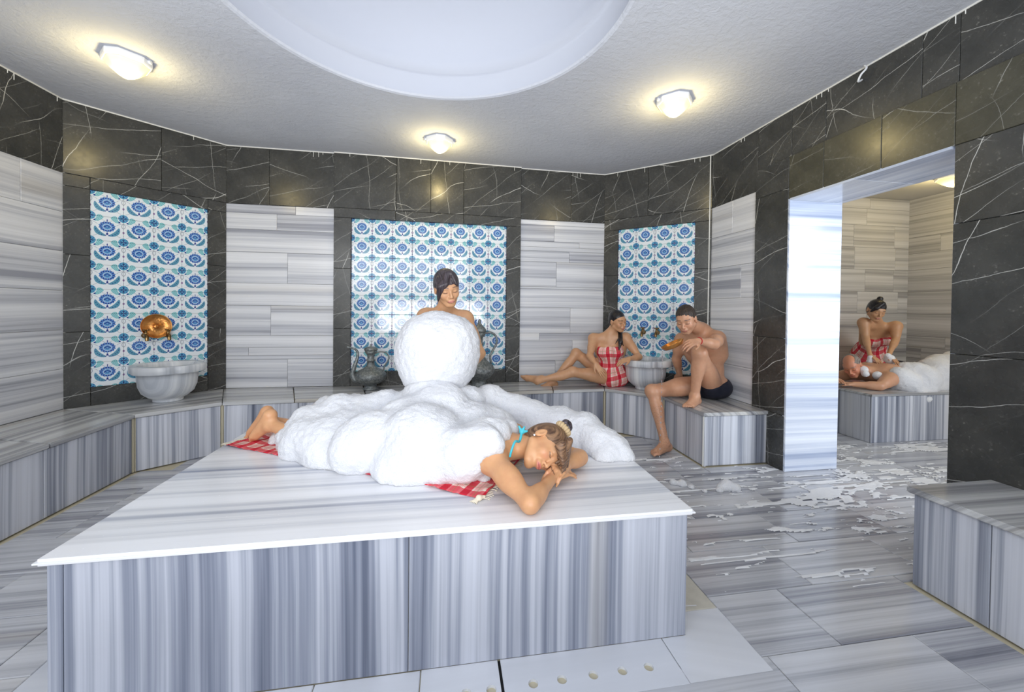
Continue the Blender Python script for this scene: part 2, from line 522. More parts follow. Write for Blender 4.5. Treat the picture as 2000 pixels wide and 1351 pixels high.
class Wall:
    """a wall from a to b (left to right as seen from inside): backing, then stones laid on it"""
    def __init__(s, name, label, a, b, z0, z1, thick=0.12, cat='wall', ext=0.05):
        s.a, s.b = Vector((*a, 0)), Vector((*b, 0))
        s.L = (s.b - s.a).length; s.u = (s.b - s.a).normalized(); s.n = s.u.cross(Vector(UP))
        p = [s.a - s.u * ext, s.b + s.u * ext]
        q = [p[1] - s.n * thick, p[0] - s.n * thick]
        s.root = prism(name, None, [tuple(v[:2]) for v in (p[0], p[1], q[0], q[1])], z0, z1, M['grout_dark'])
        s.root['kind'] = 'structure'; s.root['label'] = label; s.root['category'] = cat
        s.inv = s.root.matrix_basis.inverted()
    def stone(s, name, s0, s1, z0, z1, mat, proud=0.012, gap=0.003, t=None):
        c = s.a + s.u * ((s0 + s1) / 2) + s.n * proud + Vector((0, 0, (z0 + z1) / 2))
        o = piece(name, s.root, c, s.u, UP, s1 - s0, z1 - z0, t or (proud + 0.001), mat, gap)
        o.matrix_basis = s.inv @ o.matrix_basis
        return o
    def grid(s, name, rows, mat, proud=0.012, gap=0.002, lo=None, hi=None):
        for z0, z1, cuts in rows:
            cs = [lo if lo is not None else 0.0] + list(cuts) + [hi if hi is not None else s.L]
            for c0, c1 in zip(cs, cs[1:]): s.stone(name, c0, c1, z0, z1, mat, proud, gap)
    def floral(s, s0, s1, z0, nx, nz):
        w, h = (s1 - s0) / nx, 0.196
        for i in range(nx):
            for j in range(nz):
                o = s.stone('tile', s0 + i * w, s0 + (i + 1) * w, z0 + j * h, z0 + (j + 1) * h, M['iznik'], 0.010, 0.0015)
        # the painted pattern is drawn for a 0.2 m tile: scale the tile object, not the pattern
    def caulk(s, x, z0, z1, w=0.008, proud=0.03):
        return s.stone('joint_seal', x - w / 2, x + w / 2, z0, z1, M['caulk'], proud, 0.0)


def random_rows(z0, z1, L, seed, h=0.30, w=0.6):
    rnd = random.Random(seed); rows = []; z = z1
    while z > z0 + 0.01:
        hh = rnd.choice([h, h, h / 2, h * 0.75]); nz = max(z - hh, z0)
        if nz - z0 < 0.06: nz = z0
        cuts = []; x = rnd.uniform(0.15, w)
        while x < L - 0.08: cuts.append(x); x += w * rnd.choice([1, 1, 0.7])
        rows.append((nz, z, cuts)); z = nz
    return rows


# left side wall (runs past the camera)
w = Wall('wall_left', 'left wall, dark veined stone above grey banded marble', (-2.916, YOPEN), PA, 0, ZC)
L = w.L
w.grid('stone_panel', [(2.237, ZC, [L - 3.6, L - 3.0, L - 2.4, L - 1.8, L - 1.2, L - 0.6])], M['dark'], 0.014)
w.grid('stone_panel', [(1.94, 2.237, [L - 4.0, L - 3.1, L - 2.2, L - 1.3, L - 0.31]), (1.64, 1.94, [L - 3.7, L - 2.6, L - 1.6]), (1.34, 1.64, [L - 4.2, L - 3.0, L - 2.0, L - 0.9]),
                      (1.04, 1.34, [L - 3.4, L - 2.4, L - 1.5]), (0.74, 1.04, [L - 4.0, L - 2.9, L - 1.9, L - 0.8]), (ZB, 0.74, [L - 3.5, L - 2.5, L - 1.4])], M['band_h'], 0.010)
w.caulk(L - 0.004, ZB, ZC, 0.012, 0.02)

# diagonal wall on the left, with a tiled niche
w = Wall('wall_back_left', 'diagonal left wall with floral tile panel framed in dark stone', PA, PB, 0, ZC)
w.grid('stone_panel', [(2.237, ZC, [0.575])], M['dark'], 0.022)
w.grid('stone_panel', [(2.143, 2.237, [0.145, 0.91])], M['dark'], 0.022)
w.grid('stone_panel', [(1.62, 2.143, []), (1.02, 1.62, []), (ZB, 1.02, [])], M['dark'], 0.022, lo=0, hi=0.145)
w.grid('stone_panel', [(1.62, 2.143, []), (1.02, 1.62, []), (ZB, 1.02, [])], M['dark'], 0.022, lo=0.91, hi=w.L)
w.grid('stone_panel', [(ZB, 0.575, [])], M['dark'], 0.022, lo=0.145, hi=0.91)
w.floral(0.145, 0.91, 0.575, 4, 8)
W2 = w

w = Wall('wall_back_panel_left', 'back wall panel of pale banded marble left of the centre niche', PB, PC, 0, ZC)
w.grid('stone_panel', [(2.235, ZC, [0.396])], M['dark'], 0.014)
w.grid('stone_panel', [(2.15, 2.235, [0.635]), (1.99, 2.15, [0.464]), (1.768, 1.99, []), (1.463, 1.768, [0.563]), (1.244, 1.463, []), (0.946, 1.244, [0.41]),
                      (0.83, 0.946, []), (0.75, 0.83, [0.21]), (0.71, 0.75, []), (ZB, 0.71, [0.566])], M['band_h'], 0.010)

w = Wall('wall_back', 'centre of the back wall, large floral tile panel framed in dark stone', PC, PD, 0, ZC)
w.grid('stone_panel', [(2.24, ZC, [0.607, 0.955, 1.30])], M['dark'], 0.040)
w.grid('stone_panel', [(2.143, 2.24, [0.6, 1.3])], M['dark'], 0.040)
w.grid('stone_panel', [(1.63, 2.143, []), (1.02, 1.63, []), (ZB, 1.02, [])], M['dark'], 0.040, lo=0, hi=0.165)
w.grid('stone_panel', [(1.78, 2.143, []), (1.05, 1.78, []), (ZB, 1.05, [])], M['dark'], 0.040, lo=1.775, hi=w.L)
w.grid('stone_panel', [(ZB, 0.575, [0.7])], M['dark'], 0.040, lo=0.165, hi=1.775)
w.floral(0.165, 1.775, 0.575, 8, 8)

w = Wall('wall_back_panel_right', 'back wall panel of pale banded marble right of the centre niche', PD, PE, 0, ZC)
w.grid('stone_panel', [(2.235, ZC, [0.582])], M['dark'], 0.014)
w.grid('stone_panel', [(2.18, 2.235, []), (2.0, 2.18, [0.39]), (1.935, 2.0, [0.687]), (1.89, 1.935, []), (1.77, 1.89, [0.57]), (1.488, 1.77, [0.42]), (1.468, 1.488, []), (1.258, 1.468, []),
                      (0.97, 1.258, [0.59]), (0.89, 0.97, [0.231]), (0.66, 0.89, [0.62]), (ZB, 0.66, [0.42])], M['band_h'], 0.010)

w = Wall('wall_back_right', 'diagonal right wall with floral tile panel framed in dark stone', PE, PF, 0, ZC)
w.grid('stone_panel', [(2.265, ZC, [0.49])], M['dark'], 0.022)
w.grid('stone_panel', [(2.143, 2.265, [])], M['dark'], 0.022)
w.grid('stone_panel', [(1.63, 2.143, []), (1.02, 1.63, []), (ZB, 1.02, [])], M['dark'], 0.022, lo=0, hi=0.165)
w.grid('stone_panel', [(1.665, 2.143, []), (1.02, 1.665, []), (ZB, 1.02, [])], M['dark'], 0.022, lo=0.965, hi=w.L)
w.grid('stone_panel', [(ZB, 0.575, [])], M['dark'], 0.022, lo=0.165, hi=0.965)
w.floral(0.165, 0.965, 0.575, 4, 8)
w.caulk(w.L - 0.02, ZB, ZC, 0.010, 0.03)
W6 = w

# right side wall: panel, pillar, lintel, doorway, dark end
XR = 2.606
w = Wall('wall_right', 'right wall beside the doorway, pale panel and dark stone pillar', PF, (XR, 2.685), 0, ZC, 0.12, ext=0.0)
w.grid('stone_panel', [(2.265, ZC, [])], M['dark'], 0.012, lo=0, hi=0.60)
w.grid('stone_panel', [(1.96, 2.265, [0.3]), (1.66, 1.96, []), (1.36, 1.66, [0.42]), (1.06, 1.36, []), (0.74, 1.06, [0.2]), (ZB, 0.74, [])], M['band_h'], 0.008, lo=0, hi=0.60)
w.grid('stone_panel', [(2.43, ZC, [])], M['dark'], 0.012, lo=0.60, hi=w.L)
w.grid('stone_panel', [(2.19, 2.43, []), (1.03, 2.19, []), (0.43, 1.03, []), (0.0, 0.43, [])], M['dark'], 0.030, lo=0.60, hi=w.L)
w = Wall('wall_right_above_door', 'dark stone lintel wall over the doorway', (XR, 2.685), (XR, 1.67), 2.105, ZC, 0.12, ext=0.0)
w.grid('stone_panel', [(2.43, ZC, [0.28, 0.85])], M['dark'], 0.012)
w.grid('stone_panel', [(2.105, 2.43, [0.285, 0.66])], M['dark_plain'], 0.030)
w = Wall('wall_right_front', 'dark veined stone wall in the right foreground', (XR, 1.67), (XR, YOPEN), 0, ZC, 0.12, ext=0.0)
w.grid('stone_panel', [(2.43, ZC, [0.42, 1.02, 1.62, 2.2])], M['dark'], 0.012)
w.grid('stone_panel', [(2.105, 2.43, [0.62, 1.2, 1.8, 2.4])], M['dark_plain'], 0.030)
w.grid('stone_panel', [(1.70, 2.105, [0.62, 1.2, 1.8]), (1.03, 1.70, [0.62, 1.2, 1.8]), (0.0, 1.03, [0.62, 1.2, 1.8])], M['dark'], 0.030)

# doorway lining between the two rooms
d = prism('door_1', None, [(XR + 0.12, 2.685), (3.051, 2.685), (3.051, 2.80), (XR + 0.12, 2.80)], 0, 2.105, M['grout_dark'])
d['kind'] = 'structure'; d['label'] = 'doorway to the inner room lined with pale banded marble'; d['category'] = 'doorway'
inv = d.matrix_basis.inverted()
def lining(c, u, v, w_, h_, t=0.03):
    o = piece('lining_panel', d, c, u, v, w_, h_, t, M['band_jamb']); o.matrix_basis = inv @ o.matrix_basis
    return o
xw = 3.051 - XR + 0.03
xm = (3.051 + XR - 0.03) / 2
for z0, z1 in ((0, 2.105),):
    lining((xm, 2.673, (z0 + z1) / 2), (1, 0, 0), UP, xw, z1 - z0)
    lining((xm + 0.002, 1.6705, (z0 + z1) / 2), (-1, 0, 0), UP, xw - 0.004, z1 - z0, 0.02)
for y0, y1 in ((2.18, 2.673), (1.682, 2.18)):
    lining((xm, (y0 + y1) / 2, 2.093), (0, 1, 0), (1, 0, 0), y1 - y0, xw, 0.02)
o = prism('door_head', d, [(XR + 0.12, 1.67), (3.051, 1.67), (3.051, 2.80), (XR + 0.12, 2.80)], 2.11, 2.7, M['grout_dark']); o.matrix_basis = inv @ o.matrix_basis
o = prism('door_side', d, [(XR + 0.12, 1.55), (3.051, 1.55), (3.051, 1.67), (XR + 0.12, 1.67)], 0, 2.7, M['grout_dark']); o.matrix_basis = inv @ o.matrix_basis

# inner room
ZI = 2.70
IX, IY = 5.90, 4.28
w = Wall('wall_inner_left', 'inner room wall on the doorway side', (3.051, 2.80), (3.051, IY), 0, ZI)
w = Wall('wall_inner_back', 'inner room back wall of warm grey banded marble', (3.051, IY), (IX, IY), 0, ZI)
w.grid('stone_panel', random_rows(0, ZI, w.L, 5, 0.28, 0.62), M['band_warm'], 0.010)
w = Wall('wall_inner_right', 'inner room side wall of warm grey banded marble', (IX, IY), (IX, 0.2), 0, ZI)
w.grid('stone_panel', random_rows(0, ZI, w.L, 11, 0.28, 0.8), M['band_warm'], 0.010)

# ------------------------------------------------------------------ ceiling with round dome
DC, DR = (-0.14, 1.99), 1.04
def ceiling():
    N = 128; x0, x1, y0, y1 = -3.1, 2.75, YOPEN - 0.1, 4.55
    angs = [2 * math.pi * i / N for i in range(N)] + [math.atan2(y - DC[1], x - DC[0]) % (2 * math.pi) for x in (x0, x1) for y in (y0, y1)]
    angs = sorted(set(angs)); V = []; n = len(angs)
    def outer(a):
        c, s = math.cos(a), math.sin(a); t = 1e9
        if c > 1e-9: t = min(t, (x1 - DC[0]) / c)
        if c < -1e-9: t = min(t, (x0 - DC[0]) / c)
        if s > 1e-9: t = min(t, (y1 - DC[1]) / s)
        if s < -1e-9: t = min(t, (y0 - DC[1]) / s)
        return DC[0] + c * t, DC[1] + s * t
    for a in angs: V.append((*outer(a), ZC))
    prof = [(DR + 0.02, ZC), (DR + 0.006, ZC + 0.006), (DR, ZC + 0.02)]
    for r, z in prof: V += [(DC[0] + r * math.cos(a), DC[1] + r * math.sin(a), z) for a in angs]
    Fc = []
    for k in range(len(prof)):
        for i in range(n):
            j = (i + 1) % n; Fc.append((k * n + i, (k + 1) * n + i, (k + 1) * n + j, k * n + j))
    o = mobj('ceiling', V, Fc, M['plaster']); tag(o, 'rough grey plaster ceiling with a round dome opening', 'ceiling', kind='structure')
    V = []; N = 96; prof = [(DR, ZC + 0.019), (DR, ZC + 0.15), (DR - 0.015, ZC + 0.165), (DR - 0.03, ZC + 0.17)]
    R0 = DR - 0.03; hgt = 0.62
    for k in range(1, 13):
        t = k / 12 * math.pi / 2; prof.append((R0 * math.cos(t) + 1e-4, ZC + 0.17 + hgt * math.sin(t)))
    for r, z in prof: V += [(DC[0] + r * math.cos(2 * math.pi * i / N), DC[1] + r * math.sin(2 * math.pi * i / N), z) for i in range(N)]
    Fc = [(k * N + i, (k + 1) * N + i, (k + 1) * N + (i + 1) % N, k * N + (i + 1) % N) for k in range(len(prof) - 1) for i in range(N)]
    mobj('dome_shell', V, Fc, M['dome'], o, True)
ceiling()
o = prism('ceiling_inner', None, [(3.05, 0.1), (6.0, 0.1), (6.0, 4.4), (3.05, 4.4)], ZI, ZI + 0.1, M['inner_plaster'])
tag(o, 'plain ceiling of the inner room', 'ceiling', kind='structure')

# white seal where ceiling meets the walls, with hardened drips
t = empty('trim_1'); tag(t, 'white caulk line between ceiling and dark wall stones', 'trim', kind='structure')
pts = [(-2.916, YOPEN), PA, PB, PC, PD, PE, PF, (XR, YOPEN)]
offs = [0.014, 0.022, 0.014, 0.04, 0.014, 0.022, 0.012]
rnd = random.Random(3)
for (a, b), off in zip(zip(pts, pts[1:]), offs):
    a, b = Vector((*a, 0)), Vector((*b, 0)); u = (b - a).normalized(); n = u.cross(Vector(UP))
    c = (a + b) / 2 + n * (off + 0.006); c.z = ZC - 0.005
    piece('seal_strip', t, c, u, UP, (b - a).length, 0.010, 0.012, M['caulk'], 0)
    s = 0.1
    while s < (b - a).length - 0.05:
        s += rnd.choice([0.04, 0.05, 0.3, 0.7, 0.5])
        if s > (b - a).length - 0.02: break
        h = rnd.uniform(0.02, 0.05); c = a + u * s + n * (off + 0.003); c.z = ZC - 0.008 - h / 2
        piece('drip', t, c, u, UP, 0.005, h, 0.004, M['caulk'], 0)

# ------------------------------------------------------------------ floor
fl = prism('floor', None, [(-3.0, YOPEN), (6.0, YOPEN), (6.0, 4.4), (-3.0, 4.4)], -0.12, -0.008, M['grout'])
tag(fl, 'wet floor of grey banded marble tiles', 'floor', kind='structure')
finv = fl.matrix_basis.inverted()
def ftile(x0, x1, y0, y1, mat='band_floor', dz=0.0):
    o = piece('floor_tile', fl, ((x0 + x1) / 2, (y0 + y1) / 2, dz), (1, 0, 0), (0, 1, 0), x1 - x0, y1 - y0, 0.012, M[mat], 0.0035)
    o.matrix_basis = finv @ o.matrix_basis
    return o
rnd = random.Random(12)
rows = [(-0.555 + 0.3 * k, -0.255 + 0.3 * k) for k in range(16)]
fix = {0.945: 1.775, 1.245: 1.46, 1.545: 1.65, 1.845: 1.88, 2.145: 1.47}
for y0, y1 in rows:
    ph = rnd.uniform(0, 0.63)
    for k, v in fix.items():
        if abs(y0 - k) < 0.03: ph = v % 0.63
    ym = (y0 + y1) / 2
    lo = -2.25 if ym < 3.2 else (-2.25 + (ym - 3.32) * 1.2 if ym < 3.66 else 9)
    hi = 2.08 if ym < 1.5 else (2.58 if ym < 1.67 else (5.9 if ym < 3.1 else 5.9))
    segs = []
    if ym < 3.9:
        if ym < 1.17: segs = [(lo, hi)]
        elif ym < 2.66: segs = [(lo, -1.36), (1.12, hi)]
        else: segs = [(lo, hi)]
    if ym > 2.8: segs = [(lo, 2.0), (3.08, 5.9)]
    if ym > 3.5: segs = [(lo, 1.6), (3.08, 5.9)] if lo < 5 else [(3.08, 5.9)]
    for a, b in segs:
        x = a; first = True
        while x < b - 0.02:
            nx = math.floor((x - ph) / 0.63 + 1.0001) * 0.63 + ph
            if nx - x < 0.09: nx += 0.63
            nx = min(nx, b)
            if b - nx < 0.09: nx = b
            yy0 = 1.187 if (y0 < 1.187 < y1 and -1.36 < x < 1.12) else y0
            ftile(x, nx, y0, y1, dz=rnd.uniform(-0.0008, 0.0008)); x = nx
ftile(2.003, 2.576, 2.745, 2.836); ftile(2.083, 2.576, 1.5, 1.543)
# pale border stones round the table with the perforated drain in front
for x0, x1, y0, y1, mt in ((-1.36, -1.0, 1.19, 1.372, 'pale_stone'), (-1.0, -0.42, 1.19, 1.372, 'pale_stone'), (-0.42, -0.08, 1.19, 1.372, 'pale_stone'),
                           (-1.36, -1.17, 1.372, 1.98, 'pale_stone'), (-1.36, -1.17, 1.98, 2.66, 'pale_stone'), (0.905, 1.12, 1.48, 2.07, 'beige_stone'), (0.905, 1.12, 2.07, 2.66, 'pale_stone')):
    ftile(x0, x1, y0, y1, mt, 0.001)
# ------------------------------------------------------------------ drain stones in front of the table
def holed_stone(name, x0, x1, y0, y1, holes, r=0.0165, mat='pale_stone'):
    """a stone with round holes sunk along its middle"""
    V, Fc = [], []; N = 16
    cy = 1.265
    xs = sorted(holes); cuts = [x0] + [(a + b) / 2 for a, b in zip(xs, xs[1:])] + [x1]
    ox, oy = (x0 + x1) / 2, (y0 + y1) / 2
    def quad(a, b, c, d):
        k = len(V); V.extend([(p[0] - ox, p[1] - oy, p[2]) for p in (a, b, c, d)]); Fc.append((k, k + 1, k + 2, k + 3))
    for cx, a, b in zip(xs, cuts, cuts[1:]):
        h = 0.03
        if y0 < cy - h: quad((a, y0, 0), (b, y0, 0), (b, cy - h, 0), (a, cy - h, 0))
        quad((a, cy + h, 0), (b, cy + h, 0), (b, y1, 0), (a, y1, 0))
        angs = sorted(set([2 * math.pi * i / N for i in range(N)] + [math.atan2(sy * h, e - cx) % (2 * math.pi) for e in (a, b) for sy in (-1, 1)]))
        n = len(angs); base = len(V)
        for t in angs:
            c, s = math.cos(t), math.sin(t); q = 1e9
            if c > 1e-9: q = min(q, (b - cx) / c)
            if c < -1e-9: q = min(q, (a - cx) / c)
            if s > 1e-9: q = min(q, h / s)
            if s < -1e-9: q = min(q, -h / s)
            V.append((cx + q * c - ox, cy + q * s - oy, 0)); V.append((cx + r * c - ox, cy + r * s - oy, 0))
            V.append((cx + r * 0.92 * c - ox, cy + r * 0.92 * s - oy, -0.022))
        for i in range(n):
            j = (i + 1) % n; p, q = base + 3 * i, base + 3 * j
            Fc.append((p, q, q + 1, p + 1)); Fc.append((p + 1, q + 1, q + 2, p + 2))
        Fc.append(tuple(base + 3 * i + 2 for i in range(n)))
    k = len(V); V += [(x0 - ox, y0 - oy, 0), (x1 - ox, y0 - oy, 0), (x1 - ox, y1 - oy, 0), (x0 - ox, y1 - oy, 0)] + [(x0 - ox, y0 - oy, -0.015), (x1 - ox, y0 - oy, -0.015), (x1 - ox, y1 - oy, -0.015), (x0 - ox, y1 - oy, -0.015)]
    for i in range(4):
        j = (i + 1) % 4; Fc.append((k + j, k + i, k + 4 + i, k + 4 + j))
    return mobj(name, V, Fc, M[mat], fl, matrix=finv @ Matrix.Translation((ox, oy, 0.001)))
holed_stone('drain_stone', 0.192, 0.803, 1.187, 1.37, [0.289, 0.387, 0.497, 0.601, 0.698])
holed_stone('drain_stone', -0.078, 0.182, 1.187, 1.37, [-0.03, 0.069, 0.150])
o = prism('drain_slot', fl, [(0.182, 1.187), (0.192, 1.187), (0.192, 1.37), (0.182, 1.37)], -0.0079, -0.004, M['black_gap']); o.matrix_basis = finv @ o.matrix_basis
o = prism('corner_stone', fl, [(0.807, 1.189), (1.118, 1.189), (1.118, 1.478), (0.905, 1.478), (0.905, 1.37), (0.807, 1.37)], -0.012, 0.001, M['pale_stone'], -0.45)
o.matrix_basis = finv @ o.matrix_basis

# ------------------------------------------------------------------ benches
WALLP = [(-2.905, YOPEN), (-2.905, 3.56), (-2.15, 4.262), (1.775, 4.345), (2.596, 3.61), (2.596, 2.842)]
FRONT = [(-2.264, YOPEN), (-2.264, 3.32), (-1.857, 3.659), (1.594, 3.858), (2.002, 3.451), (2.002, 2.842)]
def lathe0(q, r, z0, z1, n=10):
    V = [(q.x + r * math.cos(2 * math.pi * i / n), q.y + r * math.sin(2 * math.pi * i / n), z) for z in (z0, z1) for i in range(n)]
    return V, [(i, (i + 1) % n, n + (i + 1) % n, n + i) for i in range(n)] + [tuple(range(n, 2 * n))]


def bench(name, label, i, splits=(0.5,), ang=None, end=False, panels=3, warm=False):
    wa, wb, fa, fb = WALLP[i], WALLP[i + 1], FRONT[i], FRONT[i + 1]
    u = (Vector(fb) - Vector(fa)).normalized(); n = Vector((u.y, -u.x))
    org = ((fa[0] + fb[0]) / 2, (fa[1] + fb[1]) / 2, 0)
    root = empty(name, org); tag(root, label, 'bench')
    inv = Matrix.Translation((-org[0], -org[1], 0))
    a_ = math.atan2(u.y, u.x) if ang is None else ang
    ins = lambda p: (p[0] - n.x * 0.028, p[1] - n.y * 0.028)
    if end:
        body = [wa, wb, ins(fb), ins(fa)]; body[1] = (wb[0], wb[1] + 0.025); body[2] = (ins(fb)[0], ins(fb)[1] + 0.025)
    else: body = [wa, wb, ins(fb), ins(fa)]
    o = prism('bench_core', root, body[::-1], 0, ZB - 0.03, M['grout']); o.matrix_basis = inv @ o.matrix_basis
    ts = [0] + list(splits) + [1]
    for t0, t1 in zip(ts, ts[1:]):
        lerp = lambda p, q, t: (p[0] + (q[0] - p[0]) * t, p[1] + (q[1] - p[1]) * t)
        e = 0.0012
        P = [lerp(wa, wb, t0 + e), lerp(wa, wb, t1 - e), lerp(fa, fb, t1 - e), lerp(fa, fb, t0 + e)]
        o = prism('top_slab', root, P[::-1], ZB - 0.028, ZB, M['band_bench'], a_, 0.004); o.matrix_basis = inv @ o.matrix_basis
    L = (Vector(fb) - Vector(fa)).length - 0.01
    for k in range(panels):
        s = (k + 0.5) * L / panels + 0.005
        c = (fa[0] + u.x * s - n.x * 0.016, fa[1] + u.y * s - n.y * 0.016, (ZB - 0.03) / 2)
        o = piece('front_panel', root, c, (u.x, u.y, 0), UP, L / panels, ZB - 0.031, 0.012, M['band_v'], 0.003); o.matrix_basis = inv @ o.matrix_basis
    if end:
        xm = (fb[0] + wb[0]) / 2; c = (xm + 0.004, fb[1] + 0.016, (ZB - 0.03) / 2)
        o = piece('end_panel', root, c, (1, 0, 0), UP, wb[0] - fb[0] - 0.02, ZB - 0.031, 0.010, M['band_v'], 0.003); o.matrix_basis = inv @ o.matrix_basis
        for q, yy in ((fb[0] + 0.015, fb[1] + 0.014), (wb[0] - 0.004, fb[1] + 0.014)):
            o = piece('joint_seal', root, (q, yy, (ZB - 0.03) / 2), (1, 0, 0), UP, 0.012, ZB - 0.031, 0.012, M['caulk'], 0); o.matrix_basis = inv @ o.matrix_basis
    return root
bench('stone_bench', 'long grey marble bench along the left wall with upright-striped front', 0, (0.5, 0.72, 0.86), panels=7)
bench('stone_bench', 'short diagonal marble bench under the copper bowl and left basin', 1, (), panels=1)
bench('stone_bench', 'marble bench along the back wall carrying the two bronze ewers', 2, (0.16, 0.33, 0.5, 0.67, 0.84), panels=6)
bench('stone_bench', 'short diagonal marble bench under the right-hand basin between the seated couple', 3, (), panels=1)
bench('stone_bench', 'marble bench against the right wall with the seated man on it', 4, (), end=True, panels=1)

# grout columns where the bench fronts meet
for i, nm in ((1, 'trim_2'), (2, 'trim_3'), (3, 'trim_4'), (4, 'trim_5')):
    a, b_, c = Vector(FRONT[i - 1]), Vector(FRONT[i]), Vector(FRONT[i + 1])
    u1, u2 = (b_ - a).normalized(), (c - b_).normalized(); n = Vector((u1.y, -u1.x)) + Vector((u2.y, -u2.x)); n.normalize()
    q = b_ - n * 0.026; r = 0.009
    V, Fc = lathe0(q, r, 0.0, ZB - 0.029)
    tag(mobj(nm, V, Fc, M['grout']), ('grout line where the left bench turns', 'grout line where the diagonal left bench meets the back bench', 'grout line where the back bench meets the diagonal right bench', 'grout line where the diagonal right bench meets the right bench')[i - 1], 'trim', kind='structure')

# near bench in the right foreground
root = empty('stone_bench', (2.34, 0.2, 0)); tag(root, 'marble bench in the right foreground with dark stone wall behind it', 'bench')
inv = Matrix.Translation((-2.34, -0.2, 0))
for nm, P, z0, z1, mt, an in (('bench_core', [(2.118, YOPEN), (2.57, YOPEN), (2.57, 1.468), (2.118, 1.468)], 0, 0.415, M['grout'], 0),
                              ('top_slab', [(2.088, YOPEN), (2.574, YOPEN), (2.574, 0.2), (2.088, 0.2)], 0.417, 0.445, M['band_bench'], 0),
                              ('top_slab', [(2.088, 0.203), (2.574, 0.203), (2.574, 1.498), (2.088, 1.498)], 0.417, 0.445, M['band_bench'], 0)):
    o = prism(nm, root, P, z0, z1, mt, an, 0.004 if nm == 'top_slab' else 0); o.matrix_basis = inv @ o.matrix_basis
for y0, y1 in ((1.22, 1.482), (0.6, 1.22), (0.0, 0.6), (-0.6, 0.0), (YOPEN, -0.6)):
    o = piece('front_panel', root, (2.106, (y0 + y1) / 2, 0.208), (0, -1, 0), UP, y1 - y0, 0.416, 0.012, M['band_v'], 0.003); o.matrix_basis = inv @ o.matrix_basis
o = piece('end_panel', root, (2.34, 1.482, 0.208), (-1, 0, 0), UP, 0.46, 0.416, 0.012, M['band_v'], 0.003); o.matrix_basis = inv @ o.matrix_basis

# ------------------------------------------------------------------ the big marble table
root = empty('massage_table', (-0.13, 2.0, 0)); tag(root, 'large white and grey marble massage table in the middle of the room', 'table')
inv = Matrix.Translation((0.13, -2.0, 0))
ZT = 0.489
def tp(o): o.matrix_basis = inv @ o.matrix_basis; return o
tp(prism('table_core', root, [(-1.15, 1.384), (0.89, 1.384), (0.89, 2.63), (-1.15, 2.63)], 0, ZT - 0.022, M['grout']))
tp(prism('top_slab', root, [(-1.185, 1.351), (0.925, 1.351), (0.925, 2.66), (-1.185, 2.66)], ZT - 0.021, ZT, M['band_table'], 0.0, 0.008))
zc = (ZT - 0.021) / 2
for x0, x1 in ((-1.165, -1.123), (-1.123, -0.123), (-0.123, 0.905)):
    tp(piece('front_panel', root, ((x0 + x1) / 2, 1.369, zc), (1, 0, 0), UP, x1 - x0, ZT - 0.0215, 0.014, M['band_front'], 0.002))
for x0, x1 in ((-1.165, -0.45), (-0.45, 0.25), (0.25, 0.905)):
    tp(piece('back_panel', root, ((x0 + x1) / 2, 2.645, zc), (-1, 0, 0), UP, x1 - x0, ZT - 0.0215, 0.014, M['band_front'], 0.002))
for x, u in ((-1.165, -1), (0.905, 1)):
    for y0, y1 in ((1.384, 2.0), (2.0, 2.63)):
        tp(piece('side_panel', root, (x, (y0 + y1) / 2, zc), (0, u, 0), UP, y1 - y0, ZT - 0.0215, 0.014, M['band_front'], 0.002))

# table of the inner room
root = empty('massage_table', (4.85, 3.5, 0)); tag(root, 'grey marble massage table in the inner room, seen through the doorway', 'table')
inv = Matrix.Translation((-4.85, -3.5, 0))
tp(prism('table_core', root, [(3.985, 3.17), (5.75, 3.17), (5.75, 3.84), (3.985, 3.84)], 0, 0.445, M['grout']))
tp(prism('top_slab', root, [(3.955, 3.14), (5.80, 3.14), (5.80, 3.88), (3.955, 3.88)], 0.446, 0.467, M['band_bench'], 0, 0.005))
for x0, x1 in ((3.97, 4.45), (4.45, 5.1), (5.1, 5.76)):
    tp(piece('front_panel', root, ((x0 + x1) / 2, 3.155, 0.2225), (1, 0, 0), UP, x1 - x0, 0.445, 0.014, M['band_v'], 0.003))
tp(piece('side_panel', root, (3.97, 3.51, 0.2225), (0, -1, 0), UP, 0.68, 0.445, 0.014, M['band_v'], 0.003))

# ------------------------------------------------------------------ turned objects
def lathe(prof, n=40, rmod=None, cap=True):
    V, Fc = [], []
    for k, (r, z) in enumerate(prof):
        for i in range(n):
            a = 2 * math.pi * i / n; q = r * (rmod(a, k) if rmod else 1)
            V.append((q * math.cos(a), q * math.sin(a), z))
    for k in range(len(prof) - 1):
        for i in range(n):
            j = (i + 1) % n; Fc.append((k * n + i, k * n + j, (k + 1) * n + j, (k + 1) * n + i))
    if cap:
        Fc.append(tuple(range(n - 1, -1, -1))); b = (len(prof) - 1) * n; Fc.append(tuple(range(b, b + n)))
    return V, Fc


